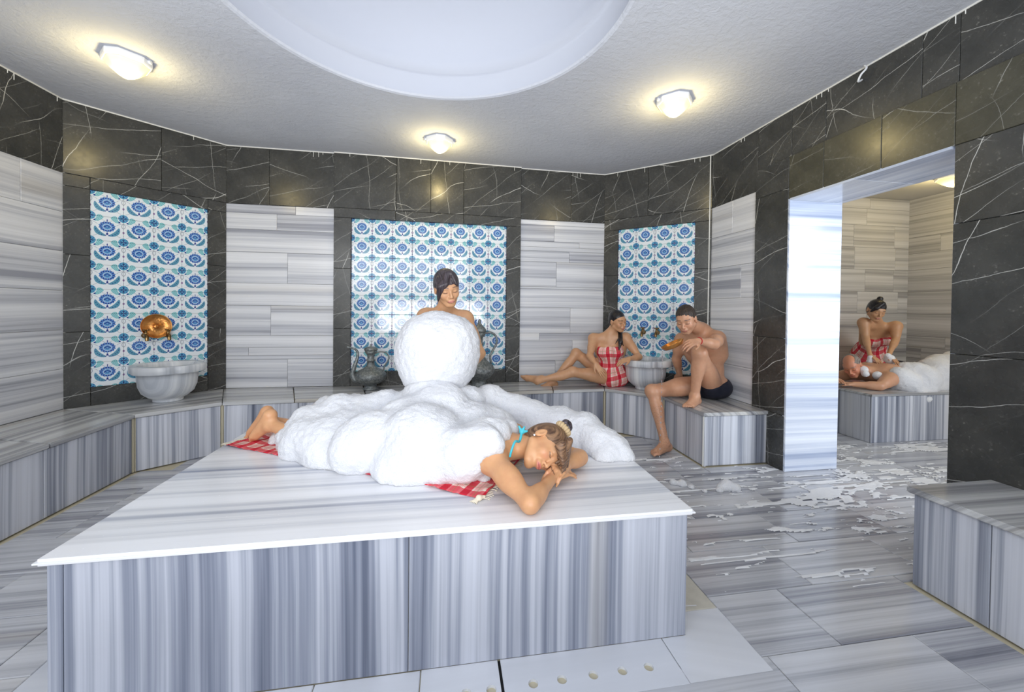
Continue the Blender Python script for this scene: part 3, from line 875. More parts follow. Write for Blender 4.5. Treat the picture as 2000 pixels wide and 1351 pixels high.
def tube(pts, rad, n=10, sub=6, flat=1.0):
    """a smooth tube through pts with a radius per point"""
    P = [Vector(p) for p in pts]; R = rad if isinstance(rad, (list, tuple)) else [rad] * len(P)
    Q, S = [], []
    for i in range(len(P) - 1):
        p0, p1, p2, p3 = P[max(i - 1, 0)], P[i], P[i + 1], P[min(i + 2, len(P) - 1)]
        for k in range(sub):
            t = k / sub
            Q.append(0.5 * ((2 * p1) + (p2 - p0) * t + (2 * p0 - 5 * p1 + 4 * p2 - p3) * t * t + (3 * p1 - p0 - 3 * p2 + p3) * t ** 3)); S.append(R[i] + (R[i + 1] - R[i]) * t)
    Q.append(P[-1]); S.append(R[-1])
    V, Fc = [], []; up = Vector((0.13, 0.27, 0.95)).normalized()
    for i, q in enumerate(Q):
        d = (Q[min(i + 1, len(Q) - 1)] - Q[max(i - 1, 0)]).normalized()
        if i == 0:
            s = d.cross(up); s = s.normalized() if s.length > 0.1 else d.cross(Vector((1, 0, 0))).normalized()
        else: s = (s - d * s.dot(d)).normalized()
        t = d.cross(s)
        for k in range(n):
            a = 2 * math.pi * k / n; V.append(q + (s * math.cos(a) + t * math.sin(a) * flat) * S[i])
    for i in range(len(Q) - 1):
        for k in range(n):
            j = (k + 1) % n; Fc.append((i * n + k, i * n + j, (i + 1) * n + j, (i + 1) * n + k))
    Fc.append(tuple(range(n - 1, -1, -1))); b = (len(Q) - 1) * n; Fc.append(tuple(range(b, b + n)))
    return V, Fc


def basin(loc, rz, label):
    root = empty('wash_basin', loc, rz); tag(root, label, 'basin')
    def lobes(a, k):
        # bracket-shaped rim: broad lobes with notches between
        return 1.0 + 0.07 * (abs(math.cos(2 * a)) ** 0.45 * 2 - 1) * (1 if 9 <= k <= 12 else 0)
    outer = [(0.09, 0.0), (0.10, 0.003), (0.102, 0.012), (0.098, 0.018), (0.130, 0.032), (0.172, 0.062), (0.194, 0.108), (0.200, 0.160), (0.202, 0.192),
             (0.236, 0.194), (0.240, 0.198), (0.240, 0.239), (0.236, 0.243), (0.198, 0.243), (0.192, 0.236), (0.188, 0.20), (0.178, 0.13), (0.145, 0.08), (0.06, 0.062)]
    outer = [(r_, z_ * 1.28) for r_, z_ in outer]
    V, Fc = lathe(outer, 72, lobes)
    # fluted flank
    mobj('bowl', V, Fc, M['basin'], root, True)
    V, Fc = lathe([(0.186, 0.262), (0.01, 0.263)], 40, None); mobj('water_surface', V, Fc, M['water'], root)
    return root


def along(w, s, off):
    p = w.a + w.u * s + w.n * off
    return p
q = along(W2, 0.575, 0.245); basin((q.x, q.y, ZB), 0.75 + 0.785, 'carved marble wash basin on the left diagonal bench under the copper bowl')
q = along(W6, 0.555, 0.262); basin((q.x, q.y, ZB), -0.75, 'carved marble wash basin between the seated woman and the seated man')


def faucet(loc, rz, label, group):
    root = empty('brass_tap', loc, rz); tag(root, label, 'tap', group)
    # local -y points into the room
    V, Fc = lathe([(0.021, 0), (0.024, 0.004), (0.020, 0.010), (0.012, 0.014)], 20)
    o = mobj('wall_flange', V, Fc, M['brass'], root, True); o.matrix_basis = Matrix.Rotation(math.pi / 2, 4, 'X')
    V, Fc = tube([(0, -0.005, 0), (0, -0.03, 0), (0, -0.055, 0.002), (0, -0.078, -0.012), (0, -0.085, -0.045)], [0.012, 0.014, 0.017, 0.015, 0.012], 14)
    mobj('spout', V, Fc, M['brass'], root, True)
    V, Fc = lathe([(0.013, 0.0), (0.016, 0.008), (0.010, 0.016), (0.012, 0.028), (0.007, 0.034)], 16)
    o = mobj('bonnet', V, Fc, M['brass'], root, True); o.location = (0, -0.045, 0.01)
    h = empty('handle'); h.parent = root; h.location = (0, -0.045, 0.048)
    for k in range(4):
        a = k * math.pi / 2 + 0.5
        V, Fc = tube([(0, 0, 0), (0.012 * math.cos(a), 0.012 * math.sin(a), 0.001), (0.024 * math.cos(a), 0.024 * math.sin(a), 0)], [0.005, 0.0045, 0.0075], 8, 3)
        mobj('handle_arm', V, Fc, M['brass'], h, True)
    return root
an2 = math.atan2(W2.u.y, W2.u.x); an6 = math.atan2(W6.u.y, W6.u.x)
q = along(W2, 0.466, 0.012); faucet((q.x, q.y, 0.975), an2, 'aged brass tap under the copper bowl, the one nearer the left wall', 'brass taps')
q = along(W2, 0.612, 0.012); faucet((q.x, q.y, 0.975), an2, 'aged brass tap under the copper bowl, the one nearer the back wall', 'brass taps')
q = along(W6, 0.464, 0.012); faucet((q.x, q.y, 1.0), an6, 'aged brass tap above the right basin, the one nearer the seated woman', 'brass taps')
q = along(W6, 0.610, 0.012); faucet((q.x, q.y, 1.0), an6, 'aged brass tap above the right basin, the one nearer the seated man', 'brass taps')


def copper_bowl(name, label, loc, rot, r=0.10, depth=0.035):
    prof = [(0.0001, 0.018), (0.012, 0.017), (0.018, 0.012), (0.024, 0.0035), (r * 0.55, 0.003), (r * 0.78, 0.008), (r * 0.93, depth * 0.7), (r, depth), (r * 1.03, depth + 0.001),
            (r * 1.03, depth - 0.002), (r * 0.96, depth * 0.66), (r * 0.8, 0.004), (r * 0.55, -0.001), (0.0001, -0.001)]
    V, Fc = lathe(prof, 56, None, False)
    root = empty(name, loc); root.rotation_euler = rot; tag(root, label, 'bowl')
    mobj('bowl_shell', V, Fc, M['copper'], root, True)
    return root
q = along(W2, 0.536, 0.024)
zax = (W2.n * 0.985 + Vector((0, 0, 0.17))).normalized()
copper_bowl('copper_bowl', 'round hammered copper bowl leaning on the two taps of the left niche', (q.x, q.y, 1.050), zax.to_track_quat('Z', 'Y').to_euler(), 0.102, 0.028)


def ewer(loc, rz, H, label, slim):
    root = empty('bronze_ewer', loc, rz); tag(root, label, 'ewer', 'bronze ewers on the back bench')
    s = H
    if not slim:
        prof = [(0.165, 0), (0.17, 0.02), (0.135, 0.05), (0.125, 0.105), (0.20, 0.14), (0.30, 0.20), (0.335, 0.275), (0.325, 0.345), (0.26, 0.42), (0.15, 0.475), (0.085, 0.53),
                (0.075, 0.62), (0.10, 0.64), (0.10, 0.66), (0.072, 0.68), (0.075, 0.76), (0.11, 0.80), (0.13, 0.86)]
        lid = [(0.13, 0.86), (0.145, 0.875), (0.14, 0.91), (0.09, 0.94), (0.03, 0.95), (0.018, 0.97), (0.026, 0.985), (0.012, 1.0)]
        sp = [(0.26, 0.0, 0.25), (0.32, 0, 0.24), (0.375, 0, 0.34), (0.34, 0, 0.50), (0.29, 0, 0.66), (0.27, 0, 0.80), (0.31, 0, 0.89), (0.41, 0, 0.93), (0.49, 0, 0.955)]
        sr = [0.07, 0.07, 0.058, 0.045, 0.034, 0.028, 0.024, 0.022, 0.020]
        hd = [(-0.10, 0, 0.80), (-0.20, 0, 0.825), (-0.32, 0, 0.80), (-0.385, 0, 0.70), (-0.35, 0, 0.60), (-0.29, 0, 0.50), (-0.27, 0, 0.41)]
    else:
        prof = [(0.125, 0), (0.128, 0.02), (0.105, 0.05), (0.10, 0.10), (0.17, 0.14), (0.225, 0.20), (0.235, 0.25), (0.20, 0.32), (0.12, 0.38), (0.075, 0.45), (0.055, 0.55), (0.05, 0.61),
                (0.062, 0.625), (0.062, 0.645), (0.048, 0.66), (0.052, 0.72), (0.085, 0.76), (0.088, 0.80)]
        lid = [(0.088, 0.80), (0.10, 0.815), (0.098, 0.85), (0.06, 0.89), (0.035, 0.92), (0.02, 0.95), (0.026, 0.965), (0.010, 1.0)]
        sp = [(0.19, 0.0, 0.23), (0.25, 0, 0.24), (0.28, 0, 0.34), (0.24, 0, 0.50), (0.22, 0, 0.66), (0.25, 0, 0.80), (0.33, 0, 0.86)]
        sr = [0.05, 0.045, 0.038, 0.028, 0.022, 0.018, 0.016]
        hd = [(-0.08, 0, 0.79), (-0.17, 0, 0.80), (-0.25, 0, 0.74), (-0.26, 0, 0.64), (-0.20, 0, 0.52), (-0.165, 0, 0.44), (-0.185, 0, 0.34)]
    sc = lambda L: [(a * s, b * s) for a, b in L]
    V, Fc = lathe(sc(prof), 36, lambda a, k: 1 + 0.02 * math.cos(8 * a) * (1 if 4 <= k <= 9 else 0)); mobj('jug_body', V, Fc, M['bronze'], root, True)
    V, Fc = lathe(sc(lid), 28); mobj('lid', V, Fc, M['bronze'], root, True)
    V, Fc = tube([tuple(c * s for c in p) for p in sp], [q * s for q in sr], 12); mobj('spout', V, Fc, M['bronze'], root, True)
    V, Fc = tube([tuple(c * s for c in p) for p in hd], 0.016 * s, 8); mobj('handle', V, Fc, M['bronze'], root, True)
    return root
ewer((-0.745, 4.08, ZB), math.pi + 0.22, 0.445, 'squat bronze ewer with a long curved spout at the left end of the centre niche', False)
ewer((0.325, 4.12, ZB), math.pi + 0.1, 0.70, 'tall slender bronze ewer half hidden behind the ball of foam', True)


def lamp(loc, label, rz=0.0, s=1.0, power=6):
    root = empty('ceiling_lamp', loc, rz); tag(root, label, 'lamp', 'ceiling lamps')
    def sq(a, k):
        c, t = abs(math.cos(a)), abs(math.sin(a))
        return min(1.0 / max(c, t), 1.32 / (c + t) * 1.0)      # square with cut corners
    V, Fc = lathe([(0.118 * s, 0), (0.122 * s, -0.004), (0.122 * s, -0.034), (0.116 * s, -0.040), (0.10 * s, -0.040)][::-1], 64, sq); mobj('housing', V, Fc, M['white_plastic'], root)
    V, Fc = lathe([(0.108 * s, -0.038), (0.101 * s, -0.054), (0.072 * s, -0.084), (0.042 * s, -0.110), (0.018 * s, -0.124), (0.001, -0.127)][::-1], 64, lambda a, k: sq(a, k) if k >= 3 else (1 + (sq(a, k) - 1) * k / 3)); mobj('diffuser', V, Fc, M['lamp'], root, True)
    for sx in (-1, 1):
        V, Fc = tube([(sx * 0.122 * s, 0, -0.012), (sx * 0.137 * s, 0, -0.012)], 0.012, 8, 2); mobj('clip', V, Fc, M['white_plastic'], root)
    l = bpy.data.lights.new('lamp_light', 'POINT'); l.energy = power; l.color = (1.0, 0.80, 0.38); l.shadow_soft_size = 0.05
    lo = bpy.data.objects.new('lamp_light', l); put(lo, root); lo.location = (0, 0, -0.185)
    return root
lamp((-2.02, 2.90, ZC), 'glowing square ceiling lamp over the left side of the room', 0.0)
lamp((-0.09, 3.76, ZC), 'glowing square ceiling lamp above the centre of the back wall', 0.1)
lamp((1.64, 2.73, ZC), 'glowing square ceiling lamp over the right side of the room', 0.0)
lamp((5.25, 3.40, ZI), 'glowing lamp on the ceiling of the inner room', 0.0, 1.2, 8)

# small white hook high on the right wall
V, Fc = tube([(2.59, 2.16, 2.72), (2.55, 2.15, 2.70), (2.545, 2.13, 2.73), (2.56, 2.11, 2.76), (2.57, 2.13, 2.79)], 0.006, 8)
tag(mobj('white_hook', V, Fc, M['white_plastic'], None, True), 'small curled white hook high on the dark right wall under the ceiling', 'hook')
# ------------------------------------------------------------------ organic surfaces from blended shapes
A = lambda *p: np.array(p, float)
def unit(v): v = np.asarray(v, float); return v / (np.linalg.norm(v) + 1e-12)


class Blob:
    """smoothly blended tapered capsules and ellipsoids, meshed as ONE continuous surface"""
    def __init__(s): s.P = []
    def cap(s, a, b, ra, rb=None, k=0.02, op='u'):
        s.P.append(('c', A(*a), A(*b), ra, ra if rb is None else rb, k, op)); return s
    def ell(s, c, r, B=None, k=0.02, op='u'):
        s.P.append(('e', A(*c), A(*r) if not np.isscalar(r) else A(r, r, r), np.eye(3) if B is None else np.asarray(B, float), None, k, op)); return s
    def ball(s, c, r, k=0.02, op='u'): return s.cap(c, A(*c) + A(0, 0, 1e-5), r, r, k, op)
    def cut(s, point, normal, k=0.004):
        s.P.append(('p', A(*point), unit(normal), None, None, k, 'i')); return s
    def field(s, lo, hi, h):
        n = np.ceil((hi - lo) / h).astype(int) + 1
        G = np.full(n, 0.2, np.float32)
        ax = [(lo[i] + h * np.arange(n[i])).astype(np.float32) for i in range(3)]
        for kind, a, b, c, d, k, op in s.P:
            if kind == 'p':
                v = ((ax[0] - a[0]) * b[0])[:, None, None] + ((ax[1] - a[1]) * b[1])[None, :, None] + ((ax[2] - a[2]) * b[2])[None, None, :]
                hh = np.clip(k - np.abs(G - v), 0, None) / k
                G = np.maximum(G, v) + hh * hh * k * 0.25
                continue
            m = max(k, 0.012) + 2.5 * h
            if kind == 'c': bl = np.minimum(a - c, b - d) - m; bh = np.maximum(a + c, b + d) + m
            else: R = b.max() if False else max(b); bl = a - R - m; bh = a + R + m
            i0 = np.clip(np.floor((bl - lo) / h).astype(int), 0, n); i1 = np.clip(np.ceil((bh - lo) / h).astype(int) + 1, 0, n)
            if (i1 <= i0).any(): continue
            sl = tuple(slice(p, q) for p, q in zip(i0, i1))
            x, y, z = ax[0][sl[0]][:, None, None], ax[1][sl[1]][None, :, None], ax[2][sl[2]][None, None, :]
            if kind == 'c':
                ab = (b - a).astype(np.float32); L2 = float(ab @ ab) + 1e-12
                px, py, pz = x - np.float32(a[0]), y - np.float32(a[1]), z - np.float32(a[2])
                t = np.clip((px * ab[0] + py * ab[1] + pz * ab[2]) / L2, 0, 1)
                v = np.sqrt((px - ab[0] * t) ** 2 + (py - ab[1] * t) ** 2 + (pz - ab[2] * t) ** 2) - (c + (d - c) * t)
            else:
                px, py, pz = x - a[0], y - a[1], z - a[2]
                q = [(px * c[0, i] + py * c[1, i] + pz * c[2, i]) for i in range(3)]
                k0 = np.sqrt(sum((q[i] / b[i]) ** 2 for i in range(3)))
                k1 = np.sqrt(sum((q[i] / b[i] ** 2) ** 2 for i in range(3))) + 1e-9
                v = k0 * (k0 - 1) / k1
            v = v.astype(np.float32); g = G[sl]
            if op == 'u':
                hh = np.clip(k - np.abs(g - v), 0, None) / k
                G[sl] = np.minimum(g, v) - hh * hh * k * 0.25
            else:
                v = -v; hh = np.clip(k - np.abs(g - v), 0, None) / k
                G[sl] = np.maximum(g, v) + hh * hh * k * 0.25
        return G
    def mesh(s, h, smooth=1):
        lo = np.full(3, 1e9); hi = -lo
        for kind, a, b, c, d, k, op in s.P:
            if op != 'u': continue
            if kind == 'c': lo = np.minimum(lo, np.minimum(a - c, b - d)); hi = np.maximum(hi, np.maximum(a + c, b + d))
            elif kind == 'e': lo = np.minimum(lo, a - max(b)); hi = np.maximum(hi, a + max(b))
        lo -= 0.03 + 2 * h; hi += 0.03 + 2 * h
        return surface(s.field(lo, hi, h), lo, h, smooth)


def surface(G, lo, h, smooth=1):
    """surface nets"""
    ins = G < 0
    n = np.array(G.shape)
    c = [ins[i:n[0] - 1 + i, j:n[1] - 1 + j, k:n[2] - 1 + k] for i in (0, 1) for j in (0, 1) for k in (0, 1)]
    anyi = c[0].copy(); alli = c[0].copy()
    for q in c[1:]: anyi |= q; alli &= q
    act = anyi & ~alli
    idx = np.argwhere(act)
    ids = np.full(act.shape, -1, np.int32); ids[act] = np.arange(len(idx))
    corner = {o: G[idx[:, 0] + o[0], idx[:, 1] + o[1], idx[:, 2] + o[2]] for o in [(i, j, k) for i in (0, 1) for j in (0, 1) for k in (0, 1)]}
    S = np.zeros((len(idx), 3)); W = np.zeros(len(idx))
    for o in corner:
        for ax in range(3):
            if o[ax] == 0:
                p = list(o); p[ax] = 1; p = tuple(p)
                a, b = corner[o], corner[p]; cr = (a < 0) != (b < 0)
                t = np.where(cr, a / np.where(cr, a - b, 1), 0)
                pos = np.tile(np.array(o, float), (len(idx), 1)); pos[:, ax] = t
                S += pos * cr[:, None]; W += cr
    V = lo + h * (idx + S / W[:, None])
    F = []
    for ax in range(3):
        b_, c_ = (ax + 1) % 3, (ax + 2) % 3
        s0 = [slice(0, None)] * 3; s1 = [slice(0, None)] * 3
        s0[ax] = slice(0, -1); s1[ax] = slice(1, None)
        a, b = ins[tuple(s0)], ins[tuple(s1)]
        e = np.argwhere(a != b)
        e = e[(e[:, b_] > 0) & (e[:, c_] > 0) & (e[:, b_] < n[b_] - 1) & (e[:, c_] < n[c_] - 1)]
        if not len(e): continue
        def at(db, dc):
            q = e.copy(); q[:, b_] -= db; q[:, c_] -= dc
            return ids[q[:, 0], q[:, 1], q[:, 2]]
        Q = np.stack([at(1, 1), at(0, 1), at(0, 0), at(1, 0)], 1)
        flip = ~a[e[:, 0], e[:, 1], e[:, 2]]
        Q[flip] = Q[flip][:, ::-1]
        F.append(Q)
    F = np.concatenate(F)
    for _ in range(smooth):
        acc = np.zeros_like(V); cnt = np.zeros(len(V))
        for i in range(4):
            a, b = F[:, i], F[:, (i + 1) % 4]
            for ax in range(3):
                acc[:, ax] += np.bincount(a, V[b, ax], len(V)) + np.bincount(b, V[a, ax], len(V))
            cnt += np.bincount(a, minlength=len(V)) + np.bincount(b, minlength=len(V))
        V = V * 0.5 + 0.5 * acc / np.maximum(cnt, 1)[:, None]
    return V, F


def normals(V, F):
    n = np.cross(V[F[:, 2]] - V[F[:, 0]], V[F[:, 3]] - V[F[:, 1]])
    N = np.zeros_like(V)
    for i in range(4):
        for ax in range(3): N[:, ax] += np.bincount(F[:, i], n[:, ax], len(V))
    return N / (np.linalg.norm(N, axis=1)[:, None] + 1e-12)


def vnoise(P, freq, seed=0):
    """smooth value noise in 0..1"""
    Q = P * freq + seed * 17.31 + 1000.0
    I = np.floor(Q).astype(np.int64); f = Q - I; f = f * f * (3 - 2 * f)
    def hsh(i, j, k):
        v = (i * 73856093) ^ (j * 19349663) ^ (k * 83492791); v = (v ^ (v >> 13)) * 1274126177
        return ((v ^ (v >> 16)) & 0xffff) / 65535.0
    r = 0
    for i in (0, 1):
        for j in (0, 1):
            for k in (0, 1):
                w = (f[:, 0] if i else 1 - f[:, 0]) * (f[:, 1] if j else 1 - f[:, 1]) * (f[:, 2] if k else 1 - f[:, 2])
                r = r + w * hsh(I[:, 0] + i, I[:, 1] + j, I[:, 2] + k)
    return r


def add_attr(me, name, arr, kind='FLOAT_VECTOR'):
    a = me.attributes.new(name, kind, 'POINT')
    a.data.foreach_set('vector' if kind == 'FLOAT_VECTOR' else 'color', np.ascontiguousarray(arr, np.float32).ravel())


def blob_obj(name, blob, h, mat, parent=None, smooth=1, org=None, disp=None, hc=None, color=None):
    V, F = blob.mesh(h, smooth)
    if disp is not None: V = V + normals(V, F) * disp(V)[:, None]
    return raw_obj(name, V, F, mat, parent, org, hc, color)


def raw_obj(name, V, F, mat, parent=None, org=None, hc=None, color=None):
    o_ = np.zeros(3) if org is None else np.asarray(org, float)
    me = new_mesh(name, V - o_, F, mat, True)
    if hc is not None: add_attr(me, 'hc', hc(V))
    if color is not None: add_attr(me, 'col', color(V), 'FLOAT_COLOR')
    return put(bpy.data.objects.new(name, me), parent)


# ------------------------------------------------------------------ anatomy
class Frame:
    """right, front, up axes; local = coordinates relative to c"""
    def __init__(s, c, front, up):
        s.c = np.asarray(c, float); s.u = unit(up); f = np.asarray(front, float); s.f = unit(f - s.u * (f @ s.u)); s.r = np.cross(s.f, s.u)
        s.B = np.stack([s.r, s.f, s.u], 1)
    def __call__(s, x, y, z): return s.c + s.r * x + s.f * y + s.u * z
    def local(s, V): return (V - s.c) @ s.B


def do_head(b, H, k=1.0, male=False, open_eyes=False):
    g = lambda x, y, z: H(x * k, y * k, z * k)
    e = lambda c, r, kk=0.015, op='u': b.ell(g(*c), tuple(q * k for q in r), H.B, kk * k, op)
    e((0, -0.012, 0.036), (0.071, 0.090, 0.080), 0.02)
    e((0, 0.030, 0.0), (0.060, 0.060, 0.075), 0.03)
    e((0, 0.038, -0.050), (0.047 if not male else 0.054, 0.044, 0.050), 0.025)
    e((0, 0.066, -0.090), (0.020 if not male else 0.027, 0.017, 0.016), 0.022)
    for s in (-1, 1):
        b.cap(g(s * 0.052, 0.0, -0.050), g(s * 0.018, 0.058, -0.092), 0.018 * k, 0.014 * k, 0.02 * k)
        e((s * 0.036, 0.060, -0.022), (0.024, 0.024, 0.024), 0.02)
    b.cap(g(-0.034, 0.080, 0.026), g(0.034, 0.080, 0.026), 0.011 * k, None, 0.02 * k)
    for s in (-1, 1):
        e((s * 0.031, 0.100, 0.006), (0.017, 0.016, 0.011), 0.012, 's')
        e((s * 0.031, 0.0775, 0.004), (0.0145, 0.0125, 0.0115), 0.004)
    b.cap(g(0, 0.088, 0.012), g(0, 0.108, -0.026), 0.0065 * k, 0.0095 * k, 0.010 * k)
    for s in (-1, 1): e((s * 0.0105, 0.098, -0.031), (0.0075, 0.0095, 0.0065), 0.005)
    e((0, 0.088, -0.054), (0.027, 0.015, 0.017), 0.012)
    e((0, 0.0985, -0.0535), (0.022, 0.007, 0.0048), 0.004)
    e((0, 0.0970, -0.0640), (0.018, 0.0075, 0.0056), 0.004)
    b.cap(g(-0.020, 0.103, -0.0588), g(0.020, 0.103, -0.0588), 0.0018 * k, None, 0.003 * k, 's')
    for s in (-1, 1):
        e((s * 0.0745, -0.012, -0.004), (0.008, 0.019, 0.031), 0.006)
        e((s * 0.083, -0.008, 0.0), (0.005, 0.010, 0.018), 0.004, 's')


def head_paint(col, V, H, k=1.0, lips=(0.62, 0.22, 0.20), brow=(0.05, 0.035, 0.03), lash=(0.03, 0.02, 0.02), cheek=0.15):
    L = H.local(V) / k; x, y, z = L[:, 0], L[:, 1], L[:, 2]; ax = np.abs(x)
    sm = lambda v, a, b: np.clip((v - a) / (b - a), 0, 1)
    near = (np.abs(x) < 0.11) & (np.abs(z) < 0.14) & (y > 0.0) & (y < 0.14)
    def blend(m, c, amt=1.0):
        m = (m * near * amt)[:, None]; col[:, :3] = col[:, :3] * (1 - m) + np.array(c) * m
    d = np.sqrt((ax / 0.028) ** 2 + ((z + 0.022) / 0.02) ** 2 + 0)
    blend(np.exp(-(((ax - 0.038) / 0.018) ** 2 + ((z + 0.022) / 0.018) ** 2)), (0.80, 0.30, 0.22), cheek)
    l = 1 - sm(np.sqrt((x / 0.0245) ** 2 + ((z + 0.0585 + 0.35 * ax * ax * 20 * 0.1) / 0.0105) ** 2), 0.82, 1.12); blend(l * (y > 0.075), lips, 0.85)
    blend((np.abs(z + 0.0588) < 0.0016) * (ax < 0.021) * (y > 0.08), (0.30, 0.08, 0.08), 0.8)
    bz = 0.0285 + 0.004 - 6.0 * (ax - 0.034) ** 2
    blend((1 - sm(np.abs(z - bz), 0.0022, 0.0050)) * (ax > 0.013) * (ax < 0.054), brow, 0.85)
    lz = -0.0035 + 14.0 * (ax - 0.031) ** 2
    blend((1 - sm(np.abs(z - lz), 0.0012, 0.0034)) * (ax > 0.016) * (ax < 0.047), lash, 0.9)
    blend((1 - sm(np.sqrt(((ax - 0.008) / 0.004) ** 2 + ((z + 0.0365) / 0.0025) ** 2), 0.6, 1.2)) * (y > 0.09), (0.25, 0.08, 0.06), 0.8)


def do_arm(b, sh, el, wr, s=1.0, male=False):
    r = (0.046, 0.034, 0.022) if not male else (0.058, 0.042, 0.028)
    sh, el, wr = map(np.asarray, (sh, el, wr))
    b.ball(sh, (0.046 if not male else 0.062) * s, 0.04)
    b.cap(sh, el, r[0] * 0.92 * s, r[1] * s, 0.03)
    m = sh + (el - sh) * 0.42; b.ell(m, (r[0] * s * 1.02,) * 2 + (0.085,), Frame(m, unit(np.cross(el - sh, (0.3, 0.5, 0.8))), el - sh).B, 0.03)
    m = el + (wr - el) * 0.25
    b.cap(el, wr, r[1] * 0.92 * s, r[2] * s, 0.02)
    b.ell(m, (r[1] * s * 1.08, r[1] * s * 0.98, 0.07), Frame(m, unit(np.cross(wr - el, (0.3, 0.5, 0.8))), wr - el).B, 0.02)


def do_hand(b, wr, direc, back, thumb_side, curl=(0.25, 0.3, 0.35, 0.4), s=1.0, spread=1.0, thumb_in=0.5, bend=0.9):
    """palm plus five separate fingers. direc: wrist to knuckles; back: normal of the back of the hand; thumb_side: +1 thumb towards cross(direc, back)"""
    d = unit(direc); n = np.asarray(back, float); n = unit(n - d * (n @ d)); t = np.cross(d, n) * thumb_side
    w = np.asarray(wr, float)
    kn = []
    for i, (off, ln) in enumerate(((0.026, 0.083), (0.009, 0.088), (-0.009, 0.084), (-0.025, 0.076))):
        p0 = w + t * off * 0.55 * s + d * 0.008 * s; p1 = w + t * off * s + d * ln * s + n * 0.002
        b.cap(p0, p1, 0.0135 * s, 0.0100 * s, 0.010)
        kn.append(p1)
    b.ell(w + d * 0.04 * s - n * 0.004 + t * 0.010 * s, (0.026 * s, 0.012 * s, 0.038 * s), Frame(w, n, d).B, 0.012)
    for i, p in enumerate(kn):
        L = ((0.040, 0.024, 0.019), (0.044, 0.028, 0.020), (0.041, 0.026, 0.020), (0.032, 0.020, 0.017))[i]
        dd = unit(d + t * (0.10, 0.02, -0.05, -0.13)[i] * spread); a = 0; q = p
        for j, l in enumerate(L):
            a += curl[i] * (0.8, 1.15, 0.8)[j] * bend
            v = unit(dd * math.cos(a) - n * math.sin(a)); q2 = q + v * l * s
            r0 = (0.0088, 0.0078, 0.0070)[j] * s * (1, 1.02, 1, 0.88)[i]; r1 = (0.0079, 0.0071, 0.0058)[j] * s * (1, 1.02, 1, 0.88)[i]
            b.cap(q, q2, r0, r1, 0.0035); q = q2
    p = w + t * 0.016 * s + d * 0.012 * s - n * 0.004; q = p + unit(t * 0.75 + d * 0.75 - n * 0.25 * thumb_in) * 0.036 * s
    b.cap(p, q, 0.0150 * s, 0.0110 * s, 0.010)
    q2 = q + unit(t * (0.55 - 0.4 * thumb_in) + d - n * 0.55 * thumb_in) * 0.030 * s; b.cap(q, q2, 0.0100 * s, 0.0090 * s, 0.004)
    q3 = q2 + unit(t * (0.30 - 0.5 * thumb_in) + d - n * 0.75 * thumb_in) * 0.024 * s; b.cap(q2, q3, 0.0088 * s, 0.0068 * s, 0.003)


def do_leg(b, hip, kn, an, s=1.0, male=False):
    hip, kn, an = map(np.asarray, (hip, kn, an))
    r = (0.083, 0.052, 0.044, 0.030) if not male else (0.085, 0.058, 0.050, 0.036)
    up, dn = unit(hip - kn), unit(an - kn)
    fr = -(up + dn); fr = unit(fr) if np.linalg.norm(fr) > 0.12 else unit(np.cross(up, (0, 1, 0)))
    b.cap(hip, kn, r[0] * s, r[1] * s, 0.04)
    m = hip + (kn - hip) * 0.35 + fr * 0.010; b.ell(m, (r[0] * 0.92 * s, r[0] * 0.95 * s, 0.16), Frame(m, fr, hip - kn).B, 0.04)
    b.ball(kn + fr * 0.006, r[1] * 0.98 * s, 0.03)
    b.cap(kn, an, r[2] * s, r[3] * s, 0.03)
    m = kn + (an - kn) * 0.30 - fr * 0.016; b.ell(m, (0.046 * s * (1.1 if male else 1), 0.046 * s * (1.1 if male else 1), 0.115), Frame(m, fr, kn - an).B, 0.03)
    return fr


def do_foot(b, an, toe, up, medial, s=1.0, point=False):
    """an: ankle centre; toe: tip of the big toe; up: normal of the top of the foot; medial: direction to the inner side"""
    an, toe = np.asarray(an, float), np.asarray(toe, float); up = unit(up)
    d = toe - an; d = unit(d - up * (d @ up) * 1.0); md = unit(np.asarray(medial, float) - d * (np.asarray(medial, float) @ d)); up = unit(np.cross(md, d)) * (1 if np.cross(md, d) @ up > 0 else -1)
    L = 0.235 * s
    heel = an - d * 0.040 * s - up * 0.045 * s
    ball = heel + d * (L * 0.70) ; ball_c = ball - up * 0.006 * s
    b.ell(heel + up * 0.004, (0.030 * s, 0.034 * s, 0.031 * s), Frame(heel, d, up).B, 0.02)
    b.cap(an, heel + up * 0.01, 0.033 * s, 0.028 * s, 0.025)
    b.cap(an + d * 0.012 * s - up * 0.012 * s, ball_c + up * 0.012 * s, 0.033 * s, 0.018 * s, 0.03)
    b.cap(heel - md * 0.010 * s, ball_c - md * 0.022 * s, 0.024 * s, 0.016 * s, 0.02)
    b.cap(heel + md * 0.006 * s, ball_c + md * 0.020 * s, 0.022 * s, 0.019 * s, 0.025)
    for s_ in (-1, 1): b.ball(an + md * 0.026 * s * s_ - up * 0.004, 0.013 * s, 0.012)
    for i in range(5):
        off = (0.026, 0.010, -0.004, -0.017, -0.028)[i] * s; st = ball_c + md * off + d * (0.004, 0.006, 0.0, -0.008, -0.018)[i] * s
        ln = (0.052, 0.048, 0.044, 0.039, 0.034)[i] * s; r = (0.0125, 0.0088, 0.0084, 0.0080, 0.0076)[i] * s
        mid = st + d * ln * 0.55 + up * 0.004; b.cap(st, mid, r, r * 0.95, 0.008)
        b.cap(mid, mid + d * ln * 0.45 - up * 0.005, r * 0.95, r * 0.85, 0.003)


